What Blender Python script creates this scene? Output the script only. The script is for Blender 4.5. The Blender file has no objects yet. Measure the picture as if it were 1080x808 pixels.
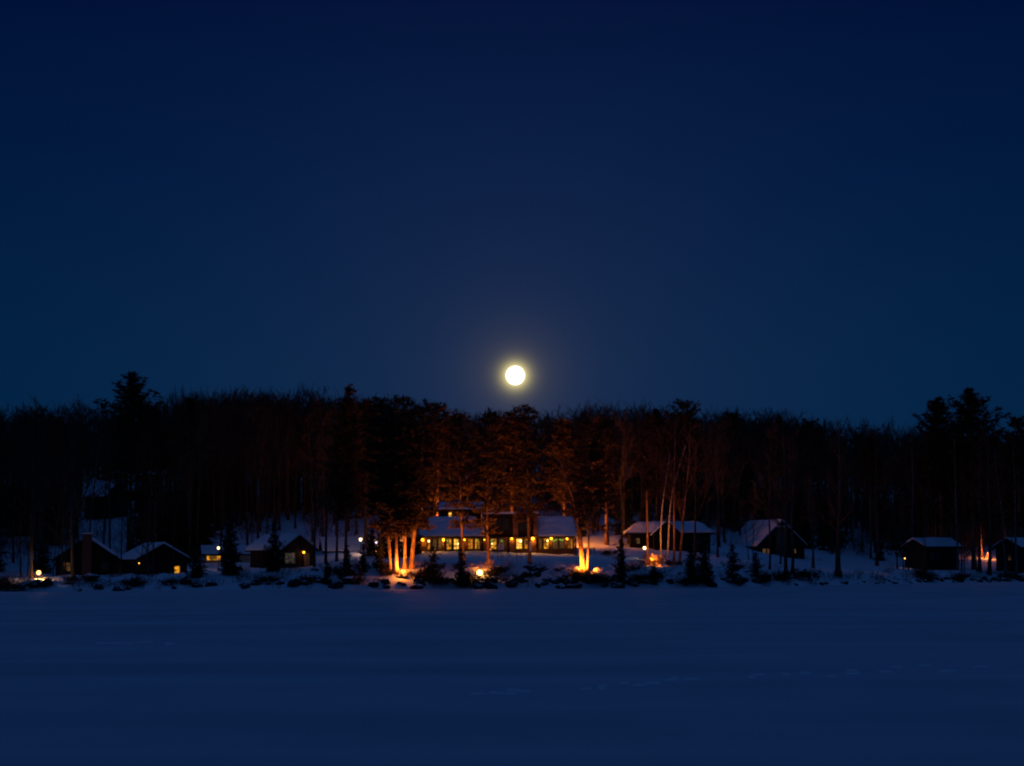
import bpy, math, random
import numpy as np
from mathutils import Vector, Matrix, noise

sc = bpy.context.scene
COL = sc.collection
R = math.radians

# ------------------------------------------------------------------ camera
CAM = Vector((0, 0, 2.5))
FPX = 2088.0                      # focal length in pixels of a 1080 px wide frame
PITCH, ROLL = math.atan(192 / FPX), R(0.25)
fw = Vector((0, math.cos(PITCH), math.sin(PITCH)))
r0, u0 = Vector((1, 0, 0)), Vector((0, -math.sin(PITCH), math.cos(PITCH)))
rt = r0 * math.cos(ROLL) - u0 * math.sin(ROLL)
up = u0 * math.cos(ROLL) + r0 * math.sin(ROLL)
cd = bpy.data.cameras.new('camera')
cam = bpy.data.objects.new('camera', cd)
COL.objects.link(cam)
cd.sensor_width = 36
cd.lens = 36 * FPX / 1080
cd.clip_start, cd.clip_end = 0.5, 200000
cam.matrix_world = Matrix(((rt.x, up.x, -fw.x, CAM.x), (rt.y, up.y, -fw.y, CAM.y), (rt.z, up.z, -fw.z, CAM.z), (0, 0, 0, 1)))
sc.camera = cam


def ray(px, py):
    return fw + rt * ((px - 540) / FPX) + up * ((404 - py) / FPX)


def at(px, py, Y):
    d = ray(px, py)
    return CAM + d * (Y / d.y)


# ------------------------------------------------------------------ terrain height
def lerp_table(t, x):
    if x <= t[0][0]:
        return t[0][1]
    for (a, va), (b, vb) in zip(t, t[1:]):
        if x <= b:
            k = (x - a) / (b - a)
            return va + (vb - va) * k
    return t[-1][1]


SHORE = [(-400, 196), (-60, 203), (-20, 205.5), (0, 208.5), (20, 213), (33, 225), (45, 243), (70, 268), (110, 290), (400, 330)]
BANK = [(-60, 1.05), (-25, 1.55), (-8, 2.1), (12, 2.1), (28, 1.8), (40, 1.1), (70, 0.85)]
LAWN = [(-60, 0.024), (-28, 0.026), (-12, 0.045), (14, 0.045), (28, 0.040), (36, 0.038), (70, 0.034)]


def shore(x):
    return lerp_table(SHORE, x) + 0.7 * noise.noise((x * 0.12, 3.1, 0.0)) + 0.4 * noise.noise((x * 0.5, 7.7, 0.0))


def sm(a, b, x):
    t = min(1, max(0, (x - a) / (b - a)))
    return t * t * (3 - 2 * t)


def H(x, Y):
    d = Y - shore(x)
    if d < -6:
        return -1.2
    if d < 0:
        return 0.2 * d - 0.0
    z = lerp_table(BANK, x) * (0.25 * sm(0, 1.2, d) + 0.75 * sm(0.2, 7.0, d))
    z += lerp_table(LAWN, x) * max(0, min(d, 45) - 4)
    if d > 40:
        e = d - 40
        z += 0.118 * min(e, 80) + 0.05 * max(0, min(e - 80, 120)) - 0.02 * max(0, e - 200)
        z -= 0.6 * (1 - math.exp(-e / 12))
    amp = 0.42 * sm(0.3, 3, d) * (1 - 0.75 * sm(9, 20, d)) + 0.12 * sm(40, 60, d)
    z += amp * (noise.noise((x * 0.55, Y * 0.4, 1.3)) + 0.8 * noise.noise((x * 1.3, Y * 1.0, 5.0)))
    z += 0.25 * sm(6, 14, d) * noise.noise((x * 0.09, Y * 0.07, 9.0))
    return z


def hit(px, py, ymin=150.0):
    d = ray(px, py)
    Y = ymin
    while Y < 560:
        p = CAM + d * (Y / d.y)
        if p.z <= max(0.0, H(p.x, Y)):
            return Vector((p.x, Y, max(0.0, H(p.x, Y))))
        Y += 0.25
    p = CAM + d * (560 / d.y)
    return Vector((p.x, 560, H(p.x, 560)))


def on(px, Y):
    x = at(px, 596, Y).x
    return Vector((x, Y, H(x, Y)))


# ------------------------------------------------------------------ materials
def mat(name):
    m = bpy.data.materials.new(name)
    m.use_nodes = True
    nt = m.node_tree
    return m, nt, nt.nodes['Principled BSDF']


def ramp_mat(name, c0, c1, scale=4.0, rough=0.85, stretch=(1, 1, 1), detail=5, lo=0.3, hi=0.7, bump=0.0, obj=True):
    m, nt, b = mat(name)
    tc = nt.nodes.new('ShaderNodeTexCoord')
    mp = nt.nodes.new('ShaderNodeMapping')
    mp.inputs['Scale'].default_value = stretch
    nz = nt.nodes.new('ShaderNodeTexNoise')
    nz.inputs['Scale'].default_value = scale
    nz.inputs['Detail'].default_value = detail
    cr = nt.nodes.new('ShaderNodeValToRGB')
    cr.color_ramp.elements[0].position, cr.color_ramp.elements[1].position = lo, hi
    cr.color_ramp.elements[0].color = (*c0, 1)
    cr.color_ramp.elements[1].color = (*c1, 1)
    L = nt.links.new
    L(tc.outputs['Object'], mp.inputs['Vector'])
    L(mp.outputs[0], nz.inputs['Vector'])
    L(nz.outputs['Fac'], cr.inputs[0])
    L(cr.outputs[0], b.inputs['Base Color'])
    b.inputs['Roughness'].default_value = rough
    b.inputs['Specular IOR Level'].default_value = 0.15
    if bump:
        bp = nt.nodes.new('ShaderNodeBump')
        bp.inputs['Strength'].default_value = bump
        bp.inputs['Distance'].default_value = 0.1
        L(nz.outputs['Fac'], bp.inputs['Height'])
        L(bp.outputs[0], b.inputs['Normal'])
    return m


def emit_mat(name, col, strength, vary=None):
    """something that gives off light; vary = (second colour, noise scale) for what one sees in a lit room"""
    m, nt, b = mat(name)
    b.inputs['Base Color'].default_value = (0.05, 0.05, 0.05, 1)
    b.inputs['Emission Strength'].default_value = strength
    b.inputs['Emission Color'].default_value = (*col, 1)
    if vary:
        tc = nt.nodes.new('ShaderNodeTexCoord')
        nz = nt.nodes.new('ShaderNodeTexNoise')
        nz.inputs['Scale'].default_value = vary[1]
        nz.inputs['Detail'].default_value = 3
        cr = nt.nodes.new('ShaderNodeValToRGB')
        cr.color_ramp.elements[0].position, cr.color_ramp.elements[1].position = 0.42, 0.58
        cr.color_ramp.elements[0].color = (*vary[0], 1)
        cr.color_ramp.elements[1].color = (*col, 1)
        nt.links.new(tc.outputs['Object'], nz.inputs['Vector'])
        nt.links.new(nz.outputs['Fac'], cr.inputs[0])
        nt.links.new(cr.outputs[0], b.inputs['Emission Color'])
    return m


M = {}
M['snow'] = ramp_mat('snow', (0.76, 0.79, 0.84), (0.86, 0.87, 0.89), 1.2, 0.7, bump=0.35)
M['fresh'] = ramp_mat('fresh_snow', (0.90, 0.91, 0.93), (0.94, 0.94, 0.95), 3.0, 0.7)
M['lake'] = ramp_mat('wind_packed_snow', (0.62, 0.66, 0.71), (0.78, 0.80, 0.83), 0.5, 0.65, (0.03, 0.35, 1), 7, 0.32, 0.68, bump=0.15)
M['bark'] = ramp_mat('grey_brown_bark', (0.035, 0.027, 0.022), (0.11, 0.085, 0.065), 3, 0.95, (1, 1, 0.3))
M['pinebark'] = ramp_mat('red_pine_bark', (0.10, 0.05, 0.028), (0.34, 0.19, 0.11), 5, 0.95, (1, 1, 0.35), bump=0.6)
M['birchdark'] = ramp_mat('dark_birch_bark', (0.06, 0.05, 0.045), (0.26, 0.23, 0.21), 2.4, 0.85, (1, 1, 3.0), 4, 0.40, 0.62)  # darker tone of the birch bark
M['birch'] = ramp_mat('pale_birch_bark', (0.16, 0.13, 0.11), (0.62, 0.56, 0.50), 2.4, 0.85, (1, 1, 3.0), 4, 0.36, 0.55)
M['needle'] = ramp_mat('pine_needles', (0.030, 0.020, 0.010), (0.105, 0.056, 0.026), 0.8, 0.85)
M['spruce'] = ramp_mat('spruce_needles', (0.016, 0.017, 0.010), (0.045, 0.042, 0.022), 0.9, 0.85)
M['twig'] = ramp_mat('bare_twigs', (0.045, 0.026, 0.018), (0.125, 0.068, 0.042), 1.5, 0.9)
M['shrub'] = ramp_mat('brown_shrub_leaves', (0.025, 0.02, 0.012), (0.09, 0.06, 0.03), 1.5, 0.9)
M['dryleaf'] = ramp_mat('tan_dry_leaves', (0.20, 0.11, 0.05), (0.38, 0.22, 0.10), 2.0, 0.9)
M['log'] = ramp_mat('brown_log_wall', (0.08, 0.036, 0.020), (0.19, 0.085, 0.045), 2.5, 0.8, (0.4, 0.4, 6))
M['dkwood'] = ramp_mat('dark_stained_boards', (0.016, 0.011, 0.009), (0.04, 0.026, 0.02), 2.5, 0.85, (4, 4, 0.4))
M['roof'] = ramp_mat('dark_shingles', (0.015, 0.013, 0.012), (0.04, 0.035, 0.03), 6, 0.9)
M['brick'] = ramp_mat('brown_brick', (0.14, 0.055, 0.035), (0.26, 0.11, 0.07), 7, 0.9)
M['stone'] = ramp_mat('grey_field_stone', (0.05, 0.045, 0.04), (0.13, 0.115, 0.10), 3, 0.9)
M['cream'] = ramp_mat('cream_boards', (0.50, 0.40, 0.22), (0.66, 0.54, 0.32), 2, 0.7, (0.3, 0.3, 6))
M['frame'] = ramp_mat('dark_green_trim', (0.02, 0.028, 0.022), (0.04, 0.05, 0.04), 3, 0.6)
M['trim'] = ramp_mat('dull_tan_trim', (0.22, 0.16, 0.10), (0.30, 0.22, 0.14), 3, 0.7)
M['metal'] = ramp_mat('black_metal', (0.015, 0.015, 0.015), (0.03, 0.03, 0.03), 5, 0.5)
M['sign'] = ramp_mat('pale_painted_board', (0.62, 0.62, 0.62), (0.78, 0.78, 0.76), 4, 0.7)
m, nt, b = mat('unlit_glass')
b.inputs['Base Color'].default_value = (0.03, 0.04, 0.04, 1)
b.inputs['Roughness'].default_value = 0.12
M['glass'] = m
nt = M['lake'].node_tree
b = nt.nodes['Principled BSDF']
tc = [n for n in nt.nodes if n.type == 'TEX_COORD'][0]
cr = [n for n in nt.nodes if n.type == 'VALTORGB'][0]
n2 = nt.nodes.new('ShaderNodeTexNoise')
n2.inputs['Scale'].default_value = 0.09
n2.inputs['Detail'].default_value = 8
n2.inputs['Roughness'].default_value = 0.62
c2 = nt.nodes.new('ShaderNodeValToRGB')
c2.color_ramp.elements[0].position, c2.color_ramp.elements[1].position = 0.40, 0.62
c2.color_ramp.elements[0].color = (0.87, 0.88, 0.90, 1)
c2.color_ramp.elements[1].color = (1, 1, 1, 1)
mm = nt.nodes.new('ShaderNodeMixRGB')
mm.blend_type = 'MULTIPLY'
mm.inputs[0].default_value = 1.0
nt.links.new(tc.outputs['Object'], n2.inputs['Vector'])
nt.links.new(n2.outputs['Fac'], c2.inputs[0])
nt.links.new(cr.outputs[0], mm.inputs[1])
nt.links.new(c2.outputs[0], mm.inputs[2])
nt.links.new(mm.outputs[0], b.inputs['Base Color'])
# rock with snow lying on its upward faces
m = ramp_mat('dark_shore_rock', (0.018, 0.017, 0.017), (0.06, 0.055, 0.05), 2.5, 0.9, bump=0.5)
nt = m.node_tree
b = nt.nodes['Principled BSDF']
cr = [n for n in nt.nodes if n.type == 'VALTORGB'][0]
geo = nt.nodes.new('ShaderNodeNewGeometry')
sep = nt.nodes.new('ShaderNodeSeparateXYZ')
mr = nt.nodes.new('ShaderNodeMapRange')
mr.inputs['From Min'].default_value, mr.inputs['From Max'].default_value = 0.72, 0.86
mx = nt.nodes.new('ShaderNodeMixRGB')
mx.inputs[2].default_value = (0.82, 0.84, 0.87, 1)
nt.links.new(geo.outputs['True Normal'], sep.inputs[0])
nt.links.new(sep.outputs['Z'], mr.inputs[0])
nt.links.new(mr.outputs[0], mx.inputs[0])
nt.links.new(cr.outputs[0], mx.inputs[1])
nt.links.new(mx.outputs[0], b.inputs['Base Color'])
M['rock'] = m
# lamps and lit windows
M['moon'] = emit_mat('moonlit_disc', (1.0, 0.96, 0.78), 1.7)
M['lamp_white'] = emit_mat('white_lamp_glass', (1.0, 0.70, 0.32), 4)
M['lamp_warm'] = emit_mat('warm_lamp_glass', (1.0, 0.46, 0.12), 5)
M['lamp_cool'] = emit_mat('cool_lamp_glass', (0.80, 0.70, 1.0), 2.2)
M['lamp_orange'] = emit_mat('orange_lamp_glass', (1.0, 0.42, 0.09), 15)
M['lamp_porch'] = emit_mat('amber_porch_glass', (1.0, 0.42, 0.015), 6)
M['lamp_small'] = emit_mat('small_amber_glass', (1.0, 0.42, 0.08), 4)
M['flood'] = emit_mat('floodlight_lens', (1.0, 0.50, 0.10), 6)
M['win_yellow'] = emit_mat('yellow_lit_room', (1.0, 0.38, 0.012), 1.0, ((0.09, 0.04, 0.006), 1.9))
M['win_amber'] = emit_mat('amber_lit_room', (0.95, 0.28, 0.01), 0.6, ((0.05, 0.02, 0.004), 1.7))
M['win_white'] = emit_mat('bright_lit_room', (1.0, 0.50, 0.06), 1.5, ((0.25, 0.10, 0.010), 1.6))
M['win_dim'] = emit_mat('dim_lit_room', (0.24, 0.11, 0.025), 0.40, ((0.05, 0.03, 0.012), 3.0))
M['win_pale'] = emit_mat('pale_dim_room', (0.15, 0.12, 0.10), 0.30, ((0.05, 0.045, 0.035), 2.0))
M['bulb_green'] = emit_mat('green_festoon_bulb', (0.35, 0.80, 0.10), 0.8)
M['bulb_warm'] = emit_mat('warm_hanging_bulb', (1.0, 0.74, 0.28), 3.5)
M['embers'] = emit_mat('burning_embers', (1.0, 0.32, 0.05), 7.0, ((0.5, 0.08, 0.01), 2.0))


# ------------------------------------------------------------------ mesh building
class MB:
    def __init__(self):
        self.v, self.f = [], []

    def add(self, vs, fs):
        o = len(self.v)
        self.v.extend(vs)
        self.f.extend([tuple(i + o for i in f) for f in fs])

    def box(self, x0, x1, y0, y1, z0, z1):
        self.add([(x0, y0, z0), (x1, y0, z0), (x1, y1, z0), (x0, y1, z0), (x0, y0, z1), (x1, y0, z1), (x1, y1, z1), (x0, y1, z1)],
                 [(0, 3, 2, 1), (4, 5, 6, 7), (0, 1, 5, 4), (1, 2, 6, 5), (2, 3, 7, 6), (3, 0, 4, 7)])
        return self

    def hull(self, bottom, top):
        n = len(bottom)
        self.add(list(bottom) + list(top),
                 [tuple(reversed(range(n))), tuple(range(n, 2 * n))] + [(i, (i + 1) % n, n + (i + 1) % n, n + i) for i in range(n)])
        return self

    def tube(self, pts, rads, n=5, cap=False):
        pts = [Vector(p) for p in pts]
        o = len(self.v)
        k = len(pts)
        for i, p in enumerate(pts):
            t = (pts[min(i + 1, k - 1)] - pts[max(i - 1, 0)])
            if t.length < 1e-9:
                t = Vector((0, 0, 1))
            t.normalize()
            a = t.cross(Vector((0.31, 0.94, 0.12)))
            a.normalize()
            b = t.cross(a)
            for j in range(n):
                an = 2 * math.pi * j / n
                q = p + (a * math.cos(an) + b * math.sin(an)) * rads[i]
                self.v.append((q.x, q.y, q.z))
        for i in range(k - 1):
            for j in range(n):
                self.f.append((o + i * n + j, o + i * n + (j + 1) % n, o + (i + 1) * n + (j + 1) % n, o + (i + 1) * n + j))
        if cap:
            self.f.append(tuple(o + j for j in reversed(range(n))))
            self.f.append(tuple(o + (k - 1) * n + j for j in range(n)))
        return self

    def ball(self, c, r, seg=12, ring=8, sq=1.0):
        c = Vector(c)
        o = len(self.v)
        self.v.append((c.x, c.y, c.z - r * sq))
        for i in range(1, ring):
            ph = math.pi * i / ring
            for j in range(seg):
                th = 2 * math.pi * j / seg
                self.v.append((c.x + r * math.sin(ph) * math.cos(th), c.y + r * math.sin(ph) * math.sin(th), c.z - r * sq * math.cos(ph)))
        self.v.append((c.x, c.y, c.z + r * sq))
        last = len(self.v) - 1
        for j in range(seg):
            self.f.append((o, o + 1 + (j + 1) % seg, o + 1 + j))
            self.f.append((last, last - seg + j, last - seg + (j + 1) % seg))
        for i in range(ring - 2):
            for j in range(seg):
                a = o + 1 + i * seg
                self.f.append((a + j, a + (j + 1) % seg, a + seg + (j + 1) % seg, a + seg + j))
        return self

    def tuft(self, rnd, c, size, count, flat=0.55, width=0.2, d=None):
        """a clump of needles or leaves: small triangles round a point, some leaning along d"""
        for _ in range(count):
            v = Vector((rnd.gauss(0, 1), rnd.gauss(0, 1), rnd.gauss(0, 1) * flat))
            if v.length < 1e-3:
                continue
            v.normalize()
            if d is not None:
                v = (v + d * 0.7).normalized()
            s = v.cross(Vector((rnd.uniform(-1, 1), rnd.uniform(-1, 1), rnd.uniform(-1, 1))))
            if s.length < 1e-3:
                continue
            s.normalize()
            ln = size * rnd.uniform(0.6, 1.2)
            a = c + v * ln * 0.1 - s * ln * width
            b_ = c + v * ln * 0.1 + s * ln * width
            e = c + v * ln
            self.add([a[:], b_[:], e[:]], [(0, 1, 2)])

    def mesh(self, name, material, smooth=False):
        me = bpy.data.meshes.new(name)
        me.from_pydata(self.v, [], self.f)
        me.materials.append(material)
        if smooth:
            me.polygons.foreach_set('use_smooth', [True] * len(me.polygons))
        me.update()
        return me

    def build(self, name, material, parent=None, smooth=False, loc=None):
        o = bpy.data.objects.new(name, self.mesh(name, material, smooth))
        COL.objects.link(o)
        if parent is not None:
            o.parent = parent
        if loc is not None:
            o.location = loc
        return o


def tag(o, label=None, cat=None, group=None, kind=None):
    if label:
        o['label'] = label
    if cat:
        o['category'] = cat
    if group:
        o['group'] = group
    if kind:
        o['kind'] = kind
    return o


def empty(name, loc, label, cat, group=None, rz=0.0):
    o = bpy.data.objects.new(name, None)
    COL.objects.link(o)
    o.location = loc
    o.rotation_euler = (0, 0, rz)
    o.empty_display_size = 0.3
    return tag(o, label, cat, group)


def copy_tree(o, loc, rz, s, label=None, group=None):
    c = o.copy()
    COL.objects.link(c)
    c.location, c.rotation_euler, c.scale = loc, (0, 0, rz), s if isinstance(s, tuple) else (s, s, s)
    if label:
        c['label'] = label
    if group:
        c['group'] = group
    for ch in o.children:
        d = ch.copy()
        COL.objects.link(d)
        d.parent = c
        for g in ch.children:
            e = g.copy()
            COL.objects.link(e)
            e.parent = d
    return c


def lamp(kind, name, loc, energy, col, parent, radius=0.1, direction=None, angle=None, blend=0.6):
    ld = bpy.data.lights.new(name, kind)
    ld.energy = energy
    ld.color = col
    ld.shadow_soft_size = radius
    o = bpy.data.objects.new(name, ld)
    COL.objects.link(o)
    if parent is not None:
        o.parent = parent
    o.location = loc
    if direction is not None:
        o.rotation_euler = Vector(direction).to_track_quat('-Z', 'Y').to_euler()
    if angle:
        ld.spot_size = R(angle)
        ld.spot_blend = blend
    return o


# ------------------------------------------------------------------ setting: lake, land
def grid_sheet(name, xs, ys, hf, material, clip=None):
    nx, ny = len(xs), len(ys)
    v = [(x, y, hf(x, y)) for y in ys for x in xs]
    f = []
    for j in range(ny - 1):
        for i in range(nx - 1):
            q = (j * nx + i, j * nx + i + 1, (j + 1) * nx + i + 1, (j + 1) * nx + i)
            if clip is None or any(v[k][2] > clip for k in q):
                f.append(q)
    mb = MB()
    mb.v, mb.f = v, f
    return tag(mb.build(name, material, smooth=True), kind='structure')


def steps(a, b, d):
    n = max(1, int(round((b - a) / d)))
    return [a + (b - a) * i / n for i in range(n)]


def lake_h(x, y):
    s = 0.04 * noise.noise((x * 0.05, y * 0.22, 0.0)) + 0.006 * noise.noise((x * 0.3, y * 0.7, 4.0))
    return s if y > 8 and abs(x) < 120 else 0.0


xs = [-3000, -1200, -500, -250] + steps(-120, -64, 7) + steps(-64, 76, 0.55) + steps(76, 130, 7) + [130, 250, 500, 1200, 3000]
ys = [-2000, -500, -100, -20, 0] + steps(8, 60, 0.5) + steps(60, 300, 1.0) + [300, 340]
grid_sheet('frozen_lake', xs, ys, lake_h, M['lake'])
xs = [-3000, -1500, -800, -420] + steps(-300, -100, 10) + steps(-100, -62, 2.5) + steps(-62, 82, 0.6) + steps(82, 120, 2.5) + steps(120, 300, 10) + [300, 420, 800, 1500, 3000]
ys = steps(190, 200, 2) + steps(200, 246, 0.5) + steps(246, 300, 0.9) + steps(300, 420, 3) + steps(420, 700, 14) + [700, 900, 1400, 3000]
grid_sheet('snowy_ground', xs, ys, lambda x, y: H(x, min(y, 900)), M['snow'], clip=-0.6)


# ------------------------------------------------------------------ growing trees
def path_point(path, t):
    k = t * (len(path) - 1)
    i = min(int(k), len(path) - 2)
    return path[i].lerp(path[i + 1], k - i)


def wobble_path(rnd, h, lean=0.03, n=9):
    p, out = Vector((0, 0, 0)), []
    dx, dy = rnd.gauss(0, lean), rnd.gauss(0, lean)
    for i in range(n):
        out.append(p.copy())
        dx += rnd.gauss(0, lean * 0.6)
        dy += rnd.gauss(0, lean * 0.6)
        p = p + Vector((dx, dy, 1)) * (h / (n - 1))
    s = h / out[-1].z
    return [Vector((q.x, q.y, q.z * s)) for q in out]


def smooth_path(pts, n=12):
    """Catmull-Rom through the given points"""
    pts = [Vector(p) for p in pts]
    P = [pts[0] * 2 - pts[1]] + pts + [pts[-1] * 2 - pts[-2]]
    out = []
    m_ = len(pts) - 1
    for k in range(n):
        t = k / (n - 1) * m_
        i = min(int(t), m_ - 1)
        u = t - i
        a, b_, c, d = P[i], P[i + 1], P[i + 2], P[i + 3]
        out.append(0.5 * ((2 * b_) + (c - a) * u + (2 * a - 5 * b_ + 4 * c - d) * u * u + (3 * b_ - a - 3 * c + d) * u ** 3))
    return out


def trunk_mesh(path, r, taper=0.85, n=8, flare=1.35):
    mb = MB()
    k = len(path)
    rads = []
    for i in range(k):
        t = i / (k - 1)
        q = r * (1 - taper * t)
        if i == 0:
            q *= flare
        rads.append(max(q, 0.015))
    pts = [path[0] - Vector((0, 0, 0.5))] + path
    return mb.tube(pts, [rads[0] * 1.1] + rads, n)


def limb(mb, rnd, p, d, ln, r, seg, n, lift=0.0, jit=0.14):
    pts, rads = [p.copy()], [r]
    for i in range(seg):
        d = (d + Vector((rnd.gauss(0, jit), rnd.gauss(0, jit), rnd.gauss(0, jit) + lift))).normalized()
        p = p + d * (ln / seg)
        pts.append(p.copy())
        rads.append(max(r * (1 - 0.8 * (i + 1) / seg), 0.008))
    mb.tube(pts, rads, n)
    return pts


def bare_crown(rnd, path, r, base_t=0.4, spread=0.32, n1=13, n2=5, n3=4, twig=0.016):
    """limbs, branches and twigs of a leafless tree"""
    mb = MB()
    h = (path[-1] - path[0]).length
    for a in range(n1):
        t = base_t + (0.97 - base_t) * (a + rnd.random()) / n1
        p = path_point(path, t)
        an = rnd.uniform(0, 2 * math.pi)
        rise = rnd.uniform(0.55, 1.5)
        d = Vector((math.cos(an), math.sin(an), rise)).normalized()
        ln = h * spread * (1.15 - 0.75 * (t - base_t) / (1 - base_t)) * rnd.uniform(0.65, 1.15)
        rr = max(0.03, r * (1 - 0.85 * t) * 0.55)
        p1 = limb(mb, rnd, p, d, ln, rr, 5, 4, 0.05)
        for b_ in range(n2):
            k = 1 + (b_ * 4) // n2 + (1 if rnd.random() < .5 else 0)
            k = min(k, 5)
            d1 = (p1[k] - p1[k - 1]).normalized()
            d2 = (d1 + Vector((rnd.gauss(0, .6), rnd.gauss(0, .6), rnd.gauss(.25, .45)))).normalized()
            l2 = ln * rnd.uniform(0.28, 0.5)
            p2 = limb(mb, rnd, p1[k], d2, l2, max(rr * 0.4, twig * 1.5), 3, 3, 0.06)
            for c in range(n3):
                q = p2[1 + c % 3]
                d3 = (d2 + Vector((rnd.gauss(0, .65), rnd.gauss(0, .65), rnd.gauss(.25, .5)))).normalized()
                p3 = limb(mb, rnd, q, d3, l2 * rnd.uniform(0.45, 0.8), twig, 2, 3, 0.08)
    return mb


def pine_crown(rnd, path, base_t=0.45, Rm=3.2, style='red', whorls=15, dens=1.0, size=0.5):
    """tiers of boughs that carry sprays of needles"""
    mb = MB()
    for w in range(whorls):
        t = base_t + (0.985 - base_t) * ((w + 0.6 * rnd.random()) / (whorls - 0.4)) ** (.75 if style == 'white' else 1)
        s = (t - base_t) / (1 - base_t)
        if style == 'white':
            prof = min(2.2 * (1.0 - s), 1.0) ** .9 * (0.85 + 0.35 * math.sin(w * 2.4)) + 0.03
        else:
            prof = math.sqrt(max(0.03, 1 - (max(0, s - 0.3) / 0.74) ** 2)) * (0.6 + 0.4 * min(1, s / 0.25)) * rnd.uniform(0.7, 1.1)
        p = path_point(path, t)
        nb = 6 if s < 0.85 or style == 'white' else 5
        a0 = rnd.uniform(0, 6.28)
        for b_ in range(nb):
            if rnd.random() < (0.30 if s < 0.25 else 0.1):
                continue
            an = a0 + b_ * 6.283 / nb + rnd.gauss(0, 0.3)
            ln = Rm * prof * rnd.uniform(0.6, 1.2)
            rise = (0.02 + 0.55 * s if style == 'red' else 0.10 + 0.75 * s) + rnd.gauss(0, 0.12)
            d = Vector((math.cos(an), math.sin(an), rise)).normalized()
            pts = limb(mb, rnd, p, d, ln, 0.035 + 0.012 * ln, 5, 3, 0.04 if style == 'white' else 0.02, 0.10)
            k = max(3, int(round(ln * 4.2 * dens)))
            side = Vector((-d.y, d.x, 0)).normalized()
            for q in range(k):
                u = min(0.25 + 0.78 * (q + rnd.random()) / k, 1.0)
                c = path_point(pts, u) + side * rnd.gauss(0, 0.26 * ln * (1.2 - u) + .05) + Vector((0, 0, rnd.gauss(0.05, 0.10)))
                mb.tuft(rnd, c, size * rnd.uniform(0.6, 1.25), 11, 0.45, 0.12, Vector((d.x * .7, d.y * .7, 0.45)))
    top = path[-1]
    for _ in range(8):
        mb.tuft(rnd, top + Vector((rnd.gauss(0, .2), rnd.gauss(0, .2), rnd.uniform(-.8, .1))), size * 0.8, 12, 1.0, 0.14, Vector((0, 0, 1)))
    return mb


def spruce_crown(rnd, h, Rm, whorls=18, size=0.3):
    mb = MB()
    sn = []
    gap = [rnd.uniform(0, 6.28) for _ in range(3)]
    for w in range(whorls):
        t = 0.04 + 0.94 * (w + rnd.uniform(-.35, .35)) / (whorls - 1)
        t = min(max(t, .02), .985)
        prof = (1 - t) ** 0.62 * rnd.uniform(0.6, 1.25) + 0.03
        nb = 9 if t < 0.7 else 7
        a0 = rnd.uniform(0, 6.28)
        for b_ in range(nb):
            an = a0 + b_ * 6.283 / nb + rnd.gauss(0, 0.35)
            lob = 0.85 + 0.2 * math.sin(2 * an + gap[0] + 4 * t) + 0.12 * math.sin(3 * an + gap[1] - 9 * t)
            ln = Rm * prof * rnd.uniform(0.45, 1.35) * lob
            d = Vector((math.cos(an), math.sin(an), -0.10 + 0.75 * t + rnd.gauss(0, .2))).normalized()
            p = Vector((0, 0, h * t))
            pts = limb(mb, rnd, p, d, ln, 0.02 + 0.01 * ln, 3, 3, 0.05, 0.12)
            k = max(3, int(ln * 6))
            for q in range(k):
                u = (q + rnd.random()) / k
                c = path_point(pts, u)
                mb.tuft(rnd, c + Vector((rnd.gauss(0, .12), rnd.gauss(0, .12), rnd.gauss(-.03, .1))), size * (.45 + .65 * (1 - t)) * rnd.uniform(0.6, 1.2), 9, 0.8, 0.15, d * 0.8)
            if rnd.random() < 0.10 and ln > 0.4:
                c = path_point(pts, rnd.uniform(.45, .85)) + Vector((0, 0, 0.07))
                sn.append(MB().ball(c, rnd.uniform(0.07, 0.13), 6, 4, 0.5))
    for _ in range(4):
        mb.tuft(rnd, Vector((0, 0, h * 0.985)), size * 0.7, 10, 1.5, 0.12, Vector((0, 0, 1)))
    return mb, sn


def tree_from(name, label, path, r, crown, bark, crown_mat, loc, group=None, taper=0.85, crown_name='crown', n=8):
    root = empty(name, loc, label, 'tree', group)
    trunk_mesh(path, r, taper, n).build('trunk', bark, root, smooth=True)
    crown.build(crown_name, crown_mat, root)
    return root


# ------------------------------------------------------------------ world: dusk sky and the glow round the moon
w = bpy.data.worlds.new('World')
sc.world = w
w.use_nodes = True
nt = w.node_tree
bg = nt.nodes['Background']
L = nt.links.new
tc = nt.nodes.new('ShaderNodeTexCoord')
sep = nt.nodes.new('ShaderNodeSeparateXYZ')
L(tc.outputs['Generated'], sep.inputs[0])
cr = nt.nodes.new('ShaderNodeValToRGB')
L(sep.outputs['Z'], cr.inputs[0])
E_ = cr.color_ramp.elements
SKY = [(0.0, (.0008, .0175, .0590)), (0.10, (.0006, .0160, .0560)), (0.19, (.0001, .0102, .0480)), (0.29, (.0000, .0042, .0350)),
       (0.36, (.0002, .0055, .0380)), (0.62, (.0064, .0245, .0880)), (1.0, (.0070, .0265, .0950))]
E_[0].position, E_[0].color = SKY[0][0], (*SKY[0][1], 1)
E_[1].position, E_[1].color = SKY[-1][0], (*SKY[-1][1], 1)
for p, c in SKY[1:-1]:
    e = E_.new(p)
    e.color = (*c, 1)
MOON_DIR = ray(543.5, 396).normalized()
dot = nt.nodes.new('ShaderNodeVectorMath')
dot.operation = 'DOT_PRODUCT'
dot.inputs[1].default_value = MOON_DIR
nrm = nt.nodes.new('ShaderNodeVectorMath')
nrm.operation = 'NORMALIZE'
L(tc.outputs['Generated'], nrm.inputs[0])
L(nrm.outputs[0], dot.inputs[0])


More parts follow.
